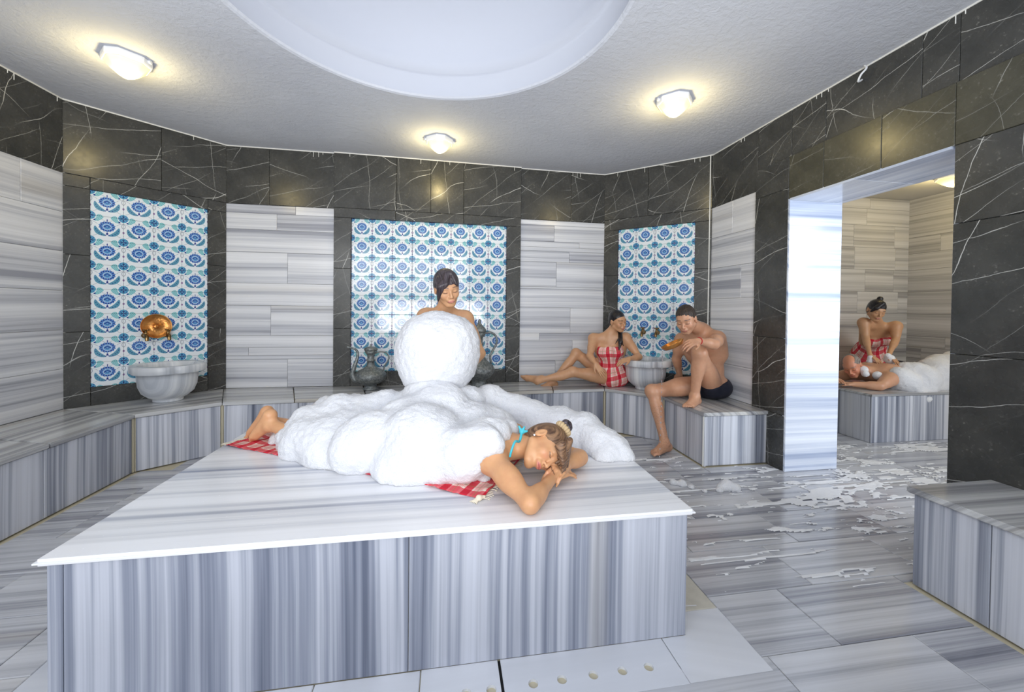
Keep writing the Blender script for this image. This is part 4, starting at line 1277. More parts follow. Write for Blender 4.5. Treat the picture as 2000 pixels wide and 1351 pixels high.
def do_torso(b, T, L, shR, shL, neck, male=False, bust=True, hips=None):
    """T: frame at the pelvis, up along the spine; L: pelvis to base of neck"""
    e = lambda c, r, k=0.05: b.ell(T(c[0], c[1], c[2]), r, T.B, k)
    if male:
        e((0, 0.0, 0.0), (0.160, 0.108, 0.115)); e((0, 0.004, 0.30 * L), (0.138, 0.098, 0.15)); e((0, 0.004, 0.64 * L), (0.168, 0.112, 0.18)); e((0, 0.0, 0.86 * L), (0.150, 0.080, 0.08))
        for s in (-1, 1): e((s * 0.075, 0.075, 0.74 * L), (0.075, 0.042, 0.060), 0.04); e((s * 0.08, -0.055, -0.04), (0.082, 0.075, 0.085)); e((s * 0.10, -0.05, 0.72 * L), (0.075, 0.055, 0.11))
    else:
        e((0, 0.0, 0.0), (0.155, 0.105, 0.110)); e((0, 0.0, 0.33 * L), (0.112, 0.082, 0.14)); e((0, 0.002, 0.64 * L), (0.132, 0.090, 0.16)); e((0, -0.004, 0.86 * L), (0.120, 0.060, 0.065))
        if bust:
            for s in (-1, 1): e((s * 0.068, 0.080, 0.66 * L), (0.056, 0.050, 0.056), 0.035)
        for s in (-1, 1): e((s * 0.078, -0.05, -0.04), (0.080, 0.078, 0.085))
    nk = np.asarray(neck)
    for sh in (shR, shL):
        b.cap(nk - T.u * 0.035, sh, 0.046 if not male else 0.060, 0.042 if not male else 0.056, 0.04)
        b.cap(nk + T.u * 0.03, nk + (np.asarray(sh) - nk) * 0.6, 0.030, 0.030, 0.04)
        b.cap(sh, T((1 if (np.asarray(sh) - T.c) @ T.r > 0 else -1) * (0.10 if not male else 0.13), 0, 0.55 * L), 0.045, 0.05, 0.05)


def do_neck(b, H, nk, male=False, k=1.0):
    nk = np.asarray(nk)
    b.cap(H(0, -0.018 * k, -0.035 * k), nk, (0.047 if not male else 0.058), (0.050 if not male else 0.064), 0.025)


def skin_color(base, extra=None):
    def f(V):
        c = np.ones((len(V), 4)); n = vnoise(V, 18, 3)[:, None] * 0.5 + vnoise(V, 60, 5)[:, None] * 0.5
        c[:, :3] = np.array(base) * (0.94 + 0.12 * n)
        if extra: extra(c, V)
        return c
    return f


def person(name, label, org, cat='person', group=None):
    o = bpy.data.objects.new(name, None); return o
# ------------------------------------------------------------------ people
def finish(name, label, b, h, color, group=None, org=None):
    V, F = b.mesh(h, 1)
    o_ = np.array([V[:, 0].mean(), V[:, 1].mean(), V[:, 2].min()]) if org is None else np.asarray(org, float)
    o = raw_obj(name, V, F, M['skin'], None, o_, None, color)
    o.location = o_
    tag(o, label, 'person', group)
    return o, o_


def hair_shell(b, H, k=1.0, grow=0.006, low=-0.03, face=True, op_k=0.008, hairline=0.052):
    g = lambda x, y, z: H(x * k, y * k, z * k)
    b.ell(g(0, -0.014, 0.038), ((0.071 + grow) * k, (0.090 + grow) * k, (0.080 + grow) * k), H.B, 0.01)
    b.ell(g(0, -0.045, -0.005), ((0.064 + grow) * k, (0.050 + grow) * k, (0.070 + grow) * k), H.B, 0.02)
    if face:
        b.ell(g(0, 0.100, -0.028), (0.066 * k, 0.062 * k, (hairline + 0.030) * k), H.B, op_k, 's')
        for s in (-1, 1): b.ell(g(s * 0.078, 0.016, -0.030), (0.022 * k, 0.030 * k, 0.046 * k), H.B, 0.006, 's')
    b.cut(g(0, 0, low), -H.u + H.f * 0.25)


def head_hc(H): return lambda V: H.local(V)


def cyl_hc(T, r=0.13): 
    def f(V):
        L = T.local(V); return np.stack([np.arctan2(L[:, 0], L[:, 1]) * r, L[:, 2], L[:, 1]], 1)
    return f


def plane_hc(T): 
    def f(V):
        L = T.local(V); return np.stack([L[:, 0], L[:, 2], L[:, 1]], 1)
    return f


FAIR, TAN, OLIVE, ASIAN, RUDDY = (0.68, 0.365, 0.185), (0.60, 0.335, 0.185), (0.56, 0.31, 0.165), (0.62, 0.35, 0.19), (0.60, 0.325, 0.20)

def torso_wrap(wb, T, Lt, top):
    for c, r in (((0, 0, 0), (0.170, 0.122, 0.125)), ((0, -0.01, -0.05), (0.172, 0.130, 0.10)), ((0, 0.003, 0.32 * Lt), (0.128, 0.100, 0.15)), ((0, 0.005, 0.62 * Lt), (0.146, 0.106, 0.14))):
        wb.ell(T(*c), r, T.B, 0.05)
    for s in (-1, 1): wb.ell(T(s * 0.066, 0.080, 0.66 * Lt), (0.068, 0.062, 0.070), T.B, 0.04)
    wb.cut(T(0, 0.0, top * Lt), T.u)


# ---- 1. woman lying face down on the big table, head turned on her folded arms
b = Blob()
neck = A(0.300, 1.770, 0.612); up = unit((0.93, -0.38, 0.02)); pel = A(-0.200, 1.985, 0.595)
T = Frame(pel, (0, 0, -1), neck - pel)
shR, shL = A(0.192, 1.645, 0.600), A(0.330, 1.965, 0.600)
do_torso(b, T, np.linalg.norm(neck - pel), shR, shL, neck, bust=False)
H = Frame(A(0.418, 1.695, 0.632), (-0.10, -0.86, -0.42), (0.977, 0.11, 0.16))
HK = 0.98
do_head(b, H, HK); do_neck(b, H, neck, k=HK)
elR, wrR = A(0.301, 1.405, 0.530), A(0.439, 1.601, 0.535)
do_arm(b, shR, elR, wrR)
do_hand(b, wrR, A(0.75, 0.62, -0.12), (0, 0.1, 1), -1, (0.12, 0.15, 0.18, 0.25), 0.95, thumb_in=0.2)
elL, wrL = A(0.625, 1.800, 0.535), A(0.513, 1.670, 0.555)
do_arm(b, shL, elL, wrL)
kd = A(0.450, 1.595, 0.558) - wrL
do_hand(b, wrL, kd, (0.05, -0.50, 0.86), 1, (0.55, 0.6, 0.62, 0.6), 0.95, thumb_in=0.6)
hR, hL = T(0.09, 0.0, -0.05), T(-0.09, 0.0, -0.05)
kR, kL = A(-0.62, 2.10, 0.552), A(-0.62, 2.245, 0.552)
anR, anL = A(-0.93, 2.305, 0.60), A(-0.994, 2.424, 0.590)
do_leg(b, hR, kR, anR); do_leg(b, hL, kL, anL)
do_foot(b, anR, A(-1.02, 2.34, 0.50), (0.75, -0.35, -0.6), (0.35, 0.9, 0), 0.9)
do_foot(b, anL, A(-1.113, 2.473, 0.492), (0.75, -0.35, -0.6), (-0.35, -0.9, 0), 0.9)
def ex(c, V):
    head_paint(c, V, H, HK, lips=(0.66, 0.20, 0.18), brow=(0.30, 0.18, 0.11), lash=(0.06, 0.04, 0.03), cheek=0.35)
o, o_ = finish('person', 'woman lying face down on the big table, eyes closed, head on her folded arms', b, 0.0034, skin_color(FAIR, ex))
hb = Blob(); g = lambda x, y, z: H(x * HK, y * HK, z * HK)
hair_shell(hb, H, HK, 0.007, -0.045, hairline=0.040)
# fringe swept down over the forehead towards the table
for i in range(9):
    t = i / 8; x0 = 0.050 - 0.105 * t
    hb.cap(g(x0 * 0.8 + 0.01, 0.050, 0.106 - 0.01 * t), g(x0 - 0.012, 0.094, 0.070), 0.014 * HK, 0.011 * HK, 0.006)
    hb.cap(g(x0 - 0.012, 0.094, 0.070), g(x0 - 0.030, 0.100, 0.030 + 0.012 * math.sin(i * 2.1)), 0.011 * HK, 0.005 * HK, 0.005)
for i in range(5):
    hb.cap(g(-0.055 - 0.002 * i, 0.03 + 0.012 * i, 0.075 - 0.006 * i), g(-0.088 + 0.003 * i, 0.050 + 0.010 * i, 0.02 - 0.004 * i), 0.014, 0.006, 0.008)
for i in range(6):
    hb.cap(A(0.454, 1.580, 0.670) + A(0.004 * i, 0, 0.002 * i), A(0.466, 1.537, 0.630) + A(0.003 * i - 0.006, 0.003 * i, 0), 0.013, 0.009, 0.006)
    hb.cap(A(0.466, 1.537, 0.630) + A(0.003 * i - 0.006, 0.003 * i, 0), A(0.472, 1.541, 0.579) + A(0.004 * i - 0.010, 0.004 * i, 0.004 * (i % 2)), 0.009, 0.003, 0.005)
def hdisp(V):
    L = H.local(V); return (vnoise(np.stack([L[:, 0] * 90, L[:, 1] * 9, L[:, 2] * 9], 1), 1.0) - 0.5) * 0.004
blob_obj('hair', hb, 0.0032, M['hair_brown'], o, 1, o_, hdisp, head_hc(H))
bp = g(0.030, -0.050, 0.128)
bb = Blob(); Fb = Frame(bp, H.f, unit(H.u * 0.9 - H.f * 0.35 + H.r * 0.25))
bb.cap(Fb(-0.020, 0, 0.012), Fb(0.020, 0, 0.012), 0.017, 0.017, 0.01).cap(Fb(0, -0.018, 0.016), Fb(0, 0.018, 0.010), 0.016, 0.015, 0.01).ball(Fb(0, 0, 0.022), 0.015)
blob_obj('hair_bun', bb, 0.003, M['hair_dark'], o, 1, o_, None, head_hc(Fb))
def scr(V):
    L = Fb.local(V); a = np.arctan2(L[:, 1], L[:, 0]); return np.sin(a * 16) * 0.0025
sb = Blob()
for k in range(16):
    a, a2 = 2 * math.pi * k / 16, 2 * math.pi * (k + 1) / 16
    sb.cap(Fb(0.027 * math.cos(a), 0.027 * math.sin(a), -0.010), Fb(0.027 * math.cos(a2), 0.027 * math.sin(a2), -0.010), 0.0125, None, 0.004)
q = blob_obj('hair_tie', sb, 0.003, M['beige_cloth'], o, 1, o_, scr); q['label'] = 'beige ruched hair tie'
# turquoise bikini: neck ties with a knot, strap at the side
kn = A(0.323, 1.698, 0.700)
V, Fc = tube([kn, kn + A(-0.015, -0.03, -0.03), A(0.282, 1.629, 0.682), A(0.264, 1.611, 0.651), A(0.258, 1.612, 0.626)], [0.006, 0.0055, 0.005, 0.005, 0.005], 8)
q = mobj('neck_strap', [Vector(v) - Vector(o_) for v in V], Fc, M['turquoise'], o, True)
kb = Blob().ball(kn, 0.011).cap(kn, kn + A(0.012, 0, 0.022), 0.008, 0.004, 0.004).cap(kn, kn + A(-0.012, 0.005, 0.024), 0.008, 0.004, 0.004).cap(kn, kn + A(0.022, -0.004, 0.004), 0.009, 0.005, 0.004)
blob_obj('strap_knot', kb, 0.0028, M['turquoise'], o, 1, o_)
Lt = np.linalg.norm(neck - pel)
bb = Blob(); bb.ell(T(0, 0.002, 0.64 * Lt), (0.139, 0.097, 0.166), T.B, 0.05).ell(T(0, 0.0, 0.33 * Lt), (0.119, 0.089, 0.147), T.B, 0.05)
bb.cut(T(0, 0, 0.68 * Lt), T.u).cut(T(0, 0, 0.60 * Lt), -T.u)
blob_obj('bikini_top', bb, 0.005, M['turquoise'], o, 1, o_)
bb = Blob().ell(T(0, 0, 0), (0.163, 0.113, 0.118), T.B, 0.05)
for s in (-1, 1): bb.ell(T(s * 0.078, -0.05, -0.04), (0.090, 0.088, 0.095), T.B, 0.05)
bb.cap(hR, hR + (kR - hR) * 0.14, 0.092, 0.090, 0.04).cap(hL, hL + (kL - hL) * 0.14, 0.092, 0.090, 0.04)
bb.cut(T(0, 0, 0.045), T.u)
blob_obj('bikini_bottom', bb, 0.006, M['turquoise'], o, 1, o_)
V, Fc = lathe([(0.0035, -0.0035), (0.005, 0), (0.0035, 0.0035)], 10); e = g(0.079, -0.004, -0.040)
mobj('pearl_earring', [Vector(v) + Vector(e) - Vector(o_) for v in V], Fc, M['white_plastic'], o, True)

# ---- 2. attendant standing behind the table with the ball of foam
b = Blob()
neck, pel = A(-0.019, 2.658, 1.215), A(-0.030, 2.965, 0.80)
shR, shL = A(-0.140, 2.637, 1.178), A(0.113, 2.676, 1.165)
T = Frame(pel, unit(A(0.12, -0.96, -0.1)), neck - pel)
do_torso(b, T, np.linalg.norm(neck - pel), shR, shL, neck)
H = Frame(A(-0.007, 2.551, 1.362), (0.26, -0.90, -0.36), (-0.08, -0.36, 0.93)); HK = 0.98
do_head(b, H, HK); do_neck(b, H, neck, k=HK)
elR, elL = A(-0.230, 2.507, 1.000), A(0.207, 2.546, 0.949)
wrR, wrL = A(-0.198, 2.358, 0.878), A(0.103, 2.370, 0.866)
do_arm(b, shR, elR, wrR, 0.95); do_arm(b, shL, elL, wrL, 0.95)
do_hand(b, wrR, (0.25, -0.75, 0.1), (-0.9, -0.1, -0.1), -1, (0.3, 0.35, 0.4, 0.45), 0.9)
do_hand(b, wrL, (-0.3, -0.75, 0.1), (0.9, -0.1, -0.1), 1, (0.3, 0.35, 0.4, 0.45), 0.9)
for s, x in ((1, -0.12), (-1, 0.07)):
    kn, an = A(x, 2.93, 0.43), A(x, 2.98, 0.085)
    do_leg(b, T(s * 0.09, 0, -0.04), kn, an); do_foot(b, an, (x, 2.80, 0.02), (0, 0, 1), (-s * 1.0 * (-1), 0, 0))
def ex(c, V):
    head_paint(c, V, H, HK, lips=(0.62, 0.26, 0.22), brow=(0.10, 0.06, 0.05), cheek=0.1)
o, o_ = finish('person', 'dark-haired attendant standing behind the big table, looking down at the foam ball', b, 0.0048, skin_color(ASIAN, ex), org=(-0.03, 2.95, 0))
hb = Blob(); g = lambda x, y, z: H(x * HK, y * HK, z * HK)
hair_shell(hb, H, HK, 0.010, -0.075, hairline=0.034)
for i in range(8):       # long side-swept fringe falling to her right cheek
    t = i / 7
    hb.cap(g(-0.020 + 0.03 * t, 0.050, 0.112), g(0.020 + 0.048 * (1 - t) * 1.0, 0.092 - 0.02 * (1 - t), 0.060 - 0.02 * (1 - t)), 0.016, 0.013, 0.006)
    hb.cap(g(0.020 + 0.048 * (1 - t), 0.092 - 0.02 * (1 - t), 0.060 - 0.02 * (1 - t)), g(0.052 + 0.022 * (1 - t), 0.076 - 0.034 * (1 - t), 0.012 - 0.075 * (1 - t)), 0.013, 0.005, 0.006)
for i in range(4):
    t = i / 3; hb.cap(g(-0.022, 0.055, 0.108), g(-0.042 - 0.012 * t, 0.083 - 0.015 * t, 0.046 - 0.012 * t), 0.014, 0.008, 0.006)
def hdisp(V):
    L = H.local(V); return (vnoise(np.stack([L[:, 0] * 80, L[:, 1] * 9, L[:, 2] * 9], 1), 1.0) - 0.5) * 0.003
blob_obj('hair', hb, 0.004, M['hair_dark'], o, 1, o_, hdisp, head_hc(H))
wb = Blob()
Lt = np.linalg.norm(neck - pel)
torso_wrap(wb, T, Lt, 0.785)
wb.cap(A(-0.03, 2.97, 0.7), A(-0.03, 2.96, 0.42), 0.15, 0.155, 0.05)
wb.cut(A(0, 0, 0.42), (0, 0, -1))
blob_obj('towel_wrap', wb, 0.007, M['plaid'], o, 1, o_, None, cyl_hc(T))

# ---- 3. woman sitting on the back bench, legs stretched out, arm on the basin
b = Blob()
pel, neck = A(1.745, 4.03, 0.548), A(1.674, 3.948, 0.970)
T = Frame(pel, (-0.45, -0.89, 0), neck - pel)
shR, shL = A(1.521, 4.003, 0.934), A(1.822, 3.873, 0.949)
do_torso(b, T, np.linalg.norm(neck - pel), shR, shL, neck)
H = Frame(A(1.728, 3.871, 1.124), (0.36, -0.80, -0.42), (-0.10, -0.25, 0.95)); HK = 0.95
do_head(b, H, HK); do_neck(b, H, neck, k=HK)
do_arm(b, shR, A(1.442, 3.892, 0.763), A(1.463, 3.787, 0.699), 0.88)
do_hand(b, A(1.463, 3.787, 0.699), A(1.498, 3.750, 0.642) - A(1.463, 3.787, 0.699), (-0.2, -0.9, 0.35), 1, (0.15, 0.18, 0.2, 0.25), 0.92, thumb_in=0.3)
do_arm(b, shL, A(1.903, 3.736, 0.768), A(1.747, 3.630, 0.767), 0.88)
do_hand(b, A(1.747, 3.630, 0.767), (-0.75, -0.15, -0.22), (-0.05, -0.4, 0.9), -1, (0.25, 0.3, 0.35, 0.4), 0.9, thumb_in=0.3)
hR, hL = A(1.71, 4.075, 0.535), A(1.70, 3.955, 0.52)
kR, kL = A(1.363, 4.098, 0.767), A(1.280, 3.957, 0.592)
anR, anL = A(1.103, 4.086, 0.471), A(0.915, 3.975, 0.500)
do_leg(b, hR, kR, anR, 0.92); do_leg(b, hL, kL, anL, 0.92)
do_foot(b, anR, anR + A(-0.17, -0.07, -0.04), (-0.2, 0.4, 0.9), (0.1, -0.8, -0.3), 0.92)
do_foot(b, anL, A(0.713, 3.978, 0.540), (-0.35, -0.75, 0.55), (0.2, -0.5, 0.8), 0.98)
def ex(c, V):
    head_paint(c, V, H, HK, lips=(0.60, 0.20, 0.18), brow=(0.05, 0.03, 0.02), lash=(0.03, 0.02, 0.02), cheek=0.12)
o, o_ = finish('person', 'woman in red plaid towel sitting on the back bench with outstretched legs', b, 0.0052, skin_color(TAN, ex))
hb = Blob(); g = lambda x, y, z: H(x * HK, y * HK, z * HK)
hair_shell(hb, H, HK, 0.005, -0.065, hairline=0.050)
hb.cap(g(-0.03, -0.07, -0.03), g(-0.062, -0.02, -0.115), 0.034, 0.026, 0.02)
hb.cap(g(-0.062, -0.02, -0.115), A(1.727, 3.787, 0.914), 0.026, 0.022, 0.015)
hb.cap(A(1.727, 3.787, 0.914), A(1.704, 3.770, 0.838), 0.022, 0.006, 0.012)
hb.cap(A(1.727, 3.787, 0.940), A(1.758, 3.781, 0.873), 0.010, 0.004, 0.008)
hb.cap(A(1.706, 3.791, 0.945), A(1.667, 3.787, 0.893), 0.008, 0.003, 0.008)
blob_obj('hair', hb, 0.0045, M['hair_black'], o, 1, o_, None, head_hc(H))
wb = Blob(); Lt = np.linalg.norm(neck - pel)
wb.cap(hR, hR + (kR - hR) * 0.30, 0.094, 0.088, 0.05); wb.cap(hL, hL + (kL - hL) * 0.25, 0.094, 0.090, 0.05)
wb.cut(hL + (kL - hL) * 0.20, unit(kL - hL) + A(0, -0.15, -0.1))
torso_wrap(wb, T, Lt, 0.785)
wb.cut((0, 0, ZB + 0.001), (0, 0, -1))
blob_obj('towel_wrap', wb, 0.006, M['plaid'], o, 1, o_, None, cyl_hc(T))
V, Fc = lathe([(0.004, -0.004), (0.005, 0), (0.004, 0.004)], 8); e = g(0.080, -0.004, -0.040)
mobj('earring', [Vector(v) + Vector(e) - Vector(o_) for v in V], Fc, M['brass'], o, True)

# ---- 4. man sitting on the right bench, pouring water
b = Blob()
pel, neck = A(2.405, 3.330, 0.552), A(2.291, 3.291, 1.061)
T = Frame(pel, (-0.80, -0.60, 0), neck - pel)
shL, shR = A(2.344, 3.160, 0.996), A(2.189, 3.449, 0.960)
Lt = np.linalg.norm(neck - pel)
do_torso(b, T, Lt, shR, shL, neck, True)
H = Frame(A(2.071, 3.207, 1.160), (-0.66, -0.62, -0.42), (-0.34, -0.22, 0.93)); HK = 1.06
do_head(b, H, HK, True); do_neck(b, H, neck, True, HK)
elR, wrR = A(2.195, 3.547, 0.773), A(2.266, 3.604, 0.618)
do_arm(b, shR, elR, wrR, 0.95, True)
do_hand(b, wrR, (0.1, 0.1, -0.55), (-0.5, -0.6, 0.4), 1, (0.2, 0.2, 0.2, 0.2), 1.0)
elL, wrL = A(2.146, 2.929, 0.968), A(1.945, 2.851, 1.000)
do_arm(b, shL, elL, wrL, 0.95, True)
do_hand(b, wrL, A(1.852, 2.815, 0.987) - wrL, (0.0, -0.6, 0.8), -1, (0.5, 0.55, 0.6, 0.65), 1.05, thumb_in=0.2)
hR, hL = A(2.325, 3.390, 0.545), A(2.375, 3.250, 0.545)
kR, kL = A(1.834, 3.338, 0.505), A(2.102, 3.056, 0.879)
anR, anL = A(1.875, 3.185, 0.088), A(2.110, 3.121, 0.504)
do_leg(b, hR, kR, anR, 1.0, True); do_leg(b, hL, kL, anL, 1.0, True)
do_foot(b, anR, (1.715, 3.10, 0.02), (0, 0, 1), (0.4, -0.9, 0), 1.12)
do_foot(b, anL, (1.93, 2.97, 0.44), (0, 0, 1), (-0.6, 0.8, 0), 1.12)
def ex(c, V):
    head_paint(c, V, H, HK, lips=(0.52, 0.22, 0.17), brow=(0.08, 0.05, 0.04), lash=(0.04, 0.03, 0.02), cheek=0.15)
    n = vnoise(V, 260, 8) * (V[:, 2] < 0.86) * ((V - T.c) @ T.u < -0.02); c[:, :3] *= (1 - 0.35 * np.clip((n - 0.45) * 2, 0, 1))[:, None]
    L = H.local(V) / HK; beard = np.clip((-0.035 - L[:, 2]) / 0.02, 0, 1) * (L[:, 1] > 0.0) * (np.abs(L[:, 0]) < 0.08) * (L[:, 2] > -0.12); c[:, :3] *= (1 - 0.12 * beard)[:, None]
o, o_ = finish('person', 'man in navy trunks sitting on the right bench, pouring from a copper bowl', b, 0.0048, skin_color(RUDDY, ex))
hb = Blob(); g = lambda x, y, z: H(x * HK, y * HK, z * HK)
hair_shell(hb, H, HK, 0.005, -0.045, hairline=0.056)
def hdisp(V): return (vnoise(V, 130) - 0.5) * 0.004
blob_obj('hair', hb, 0.004, M['hair_man'], o, 1, o_, hdisp, head_hc(H))
tb = Blob(); tb.ell(T(0, 0, -0.01), (0.174, 0.120, 0.125), T.B, 0.05)
for s in (-1, 1): tb.ell(T(s * 0.08, -0.055, -0.04), (0.090, 0.082, 0.092), T.B, 0.04)
tb.cap(hR, hR + (kR - hR) * 0.16, 0.098, 0.094, 0.03); tb.cap(hL, hL + (kL - hL) * 0.10, 0.098, 0.094, 0.03)
tb.cut(T(0, 0, 0.045), T.u).cut((0, 0, ZB + 0.001), (0, 0, -1))
blob_obj('swim_trunks', tb, 0.006, M['trunks'], o, 1, o_)
V, Fc = [], []
d = unit(wrL - elL); fr = Frame(wrL - d * 0.012, (0, 0, 1), d)
n = 28
pts = [fr(0.031 * math.cos(2 * math.pi * i / n), 0.029 * math.sin(2 * math.pi * i / n), 0) for i in range(n + 1)]
V, Fc = tube(pts, 0.0035, 8, 2)
mobj('wrist_cord', [Vector(v) - Vector(o_) for v in V], Fc, M['red_cord'], o, True)
c = A(1.729, 2.825, 0.955)
copper_bowl('copper_bowl', 'shallow copper bowl in the seated man\'s hand, tipped to pour water', tuple(c), Vector((-0.42, 0.18, 0.89)).to_track_quat('Z', 'Y').to_euler(), 0.088, 0.036)
# thin stream of water breaking into drops
sb = Blob(); p0 = A(1.629, 2.820, 0.924); rnd = random.Random(4); z = p0[2]
i = 0
while z > 0.06:
    l = 0.02 if z > 0.7 else 0.008
    x = p0[0] - 0.012 * (p0[2] - z) + rnd.uniform(-0.002, 0.002)
    sb.cap((x, p0[1], z), (x, p0[1], z - l * rnd.uniform(0.6, 1.2)), 0.0032 if z > 0.55 else 0.0042, 0.0028, 0.002); z -= 0.017 + (p0[2] - z) * 0.055; i += 1
q = blob_obj('water_stream', sb, 0.0016, M['water'], None, 0, (p0[0], p0[1], 0)); q.location = (p0[0], p0[1], 0)
tag(q, 'thin stream of water drops falling from the seated man\'s bowl', 'water', kind='stuff')

# ---- 5. attendant of the inner room, leaning on the lying man
b = Blob()
neck, pel = A(4.821, 3.769, 1.082), A(5.02, 4.03, 0.76)
T = Frame(pel, unit(A(-0.35, -0.93, -0.1)), neck - pel); Lt = np.linalg.norm(neck - pel)
shR, shL = A(4.608, 3.764, 1.127), A(4.899, 3.656, 1.093)
do_torso(b, T, Lt, shR, shL, neck)
H = Frame(A(4.637, 3.660, 1.266), (-0.42, -0.80, -0.52), (-0.05, -0.42, 0.90)); HK = 0.96
do_head(b, H, HK); do_neck(b, H, neck, k=HK)
for sh, e_, w_, ts in ((shR, A(4.570, 3.708, 0.959), A(4.490, 3.597, 0.785), -1), (shL, A(4.828, 3.604, 0.944), A(4.648, 3.531, 0.791), 1)):
    do_arm(b, sh, e_, w_, 0.92); do_hand(b, w_, (-0.1 * ts, -0.75, -0.55), (0, -0.55, 0.8), ts, (0.1, 0.1, 0.15, 0.2), 0.9, thumb_in=0.2)
for s, x in ((1, 4.92), (-1, 5.12)):
    kn, an = A(x, 4.0, 0.42), A(x, 4.06, 0.085)
    do_leg(b, T(s * 0.09, 0, -0.04), kn, an, 0.95); do_foot(b, an, (x, 3.9, 0.02), (0, 0, 1), (s, 0, 0), 0.95)
def ex(c, V):
    head_paint(c, V, H, HK, lips=(0.55, 0.22, 0.18), brow=(0.06, 0.04, 0.03), cheek=0.05)
o, o_ = finish('person', 'attendant in red plaid wrap in the inner room, hands on a man\'s back', b, 0.0055, skin_color(OLIVE, ex), org=(5.02, 4.02, 0))
hb = Blob(); g = lambda x, y, z: H(x * HK, y * HK, z * HK)
hair_shell(hb, H, HK, 0.008, -0.06, hairline=0.046)
for i in range(5):
    t = i / 4; hb.cap(g(-0.01, 0.045, 0.108), g(0.062 - 0.02 * t, 0.070 + 0.012 * t, 0.055), 0.016, 0.014, 0.008); hb.cap(g(0.062 - 0.02 * t, 0.070 + 0.012 * t, 0.055), g(0.076 - 0.006 * t, 0.055 + 0.01 * t, 0.0 + 0.01 * t), 0.014, 0.006, 0.008)
hb.ball(g(-0.015, -0.050, 0.125), 0.028, 0.01)
blob_obj('hair', hb, 0.0048, M['hair_black'], o, 1, o_, None, head_hc(H))
wb = Blob()
torso_wrap(wb, T, Lt, 0.785)
wb.cap(T(0, 0, 0.05), A(4.99, 4.03, 0.42), 0.14, 0.19, 0.05)
wb.cut(A(0, 0, 0.40), (0, 0, -1))
blob_obj('towel_wrap', wb, 0.007, M['plaid'], o, 1, o_, None, cyl_hc(T))

# ---- 6. man lying face down in the inner room
b = Blob()
neck, pel = A(4.38, 3.50, 0.61), A(4.86, 3.54, 0.585)
T = Frame(pel, (0, 0, -1), neck - pel); Lt = np.linalg.norm(neck - pel)
shL, shR = A(4.385, 3.315, 0.575), A(4.42, 3.68, 0.575)
do_torso(b, T, Lt, shR, shL, neck, True)
H = Frame(A(4.190, 3.533, 0.681), (-0.70, -0.42, -0.50), (-0.50, -0.05, 0.86)); HK = 1.0
do_head(b, H, HK, True); do_neck(b, H, neck, True, HK)
elL, wrL = A(4.226, 3.282, 0.514), A(4.062, 3.400, 0.515)
do_arm(b, shL, elL, wrL, 0.95, True); do_hand(b, wrL, (-0.5, 0.7, 0.02), (0, 0, 1), -1, (0.1, 0.1, 0.15, 0.2), 1.0)
elR, wrR = A(4.19, 3.76, 0.52), A(4.02, 3.58, 0.545)
do_arm(b, shR, elR, wrR, 0.95, True); do_hand(b, wrR, (-0.3, -0.85, -0.05), (0, 0, 1), 1, (0.15, 0.15, 0.2, 0.2), 1.0)
for y in (3.46, 3.62):
    kn, an = A(5.28, y, 0.52), A(5.66, y, 0.52)
    do_leg(b, A(4.92, y, 0.57), kn, an, 0.95, True)
    do_foot(b, an, (5.74, y, 0.48), (-0.9, 0, -0.3), (0, 1 if y < 3.5 else -1, 0), 0.95)
def ex(c, V):
    head_paint(c, V, H, HK, lips=(0.5, 0.2, 0.17), brow=(0.3, 0.25, 0.22), cheek=0.4)
    L = H.local(V); m = (np.linalg.norm(L, axis=1) < 0.15); c[m, :3] = c[m, :3] * A(1.05, 0.82, 0.78)
o, o_ = finish('person', 'grey-haired man lying face down on the inner room table, soapy back, chin on his hands', b, 0.0055, skin_color(RUDDY, ex))
hb = Blob(); g = lambda x, y, z: H(x * HK, y * HK, z * HK)
hair_shell(hb, H, HK, 0.004, -0.055, hairline=0.060)
hb.ell(g(0, 0.045, 0.10), (0.05, 0.07, 0.045), H.B, 0.02, 's')
blob_obj('hair', hb, 0.0048, M['hair_grey'], o, 1, o_, lambda V: (vnoise(V, 130) - 0.5) * 0.004, head_hc(H))
tb = Blob().ell(T(0, 0, -0.01), (0.172, 0.118, 0.125), T.B, 0.05)
for s in (-1, 1): tb.ell(T(s * 0.08, -0.055, -0.04), (0.090, 0.082, 0.092), T.B, 0.04)
tb.cut(T(0, 0, 0.06), T.u).cut(T(0, 0, -0.13), -T.u)
blob_obj('swim_trunks', tb, 0.007, M['trunks'], o, 1, o_)
# ------------------------------------------------------------------ soap foam
def foam_disp(a=1.0):
    def f(V):
        n = (vnoise(V, 9, 1) - 0.5) * 0.022 + (vnoise(V, 24, 2) - 0.5) * 0.009 + (vnoise(V, 60, 3) - 0.5) * 0.006 + (vnoise(V, 130, 4) - 0.5) * 0.005
        return n * a
    return f


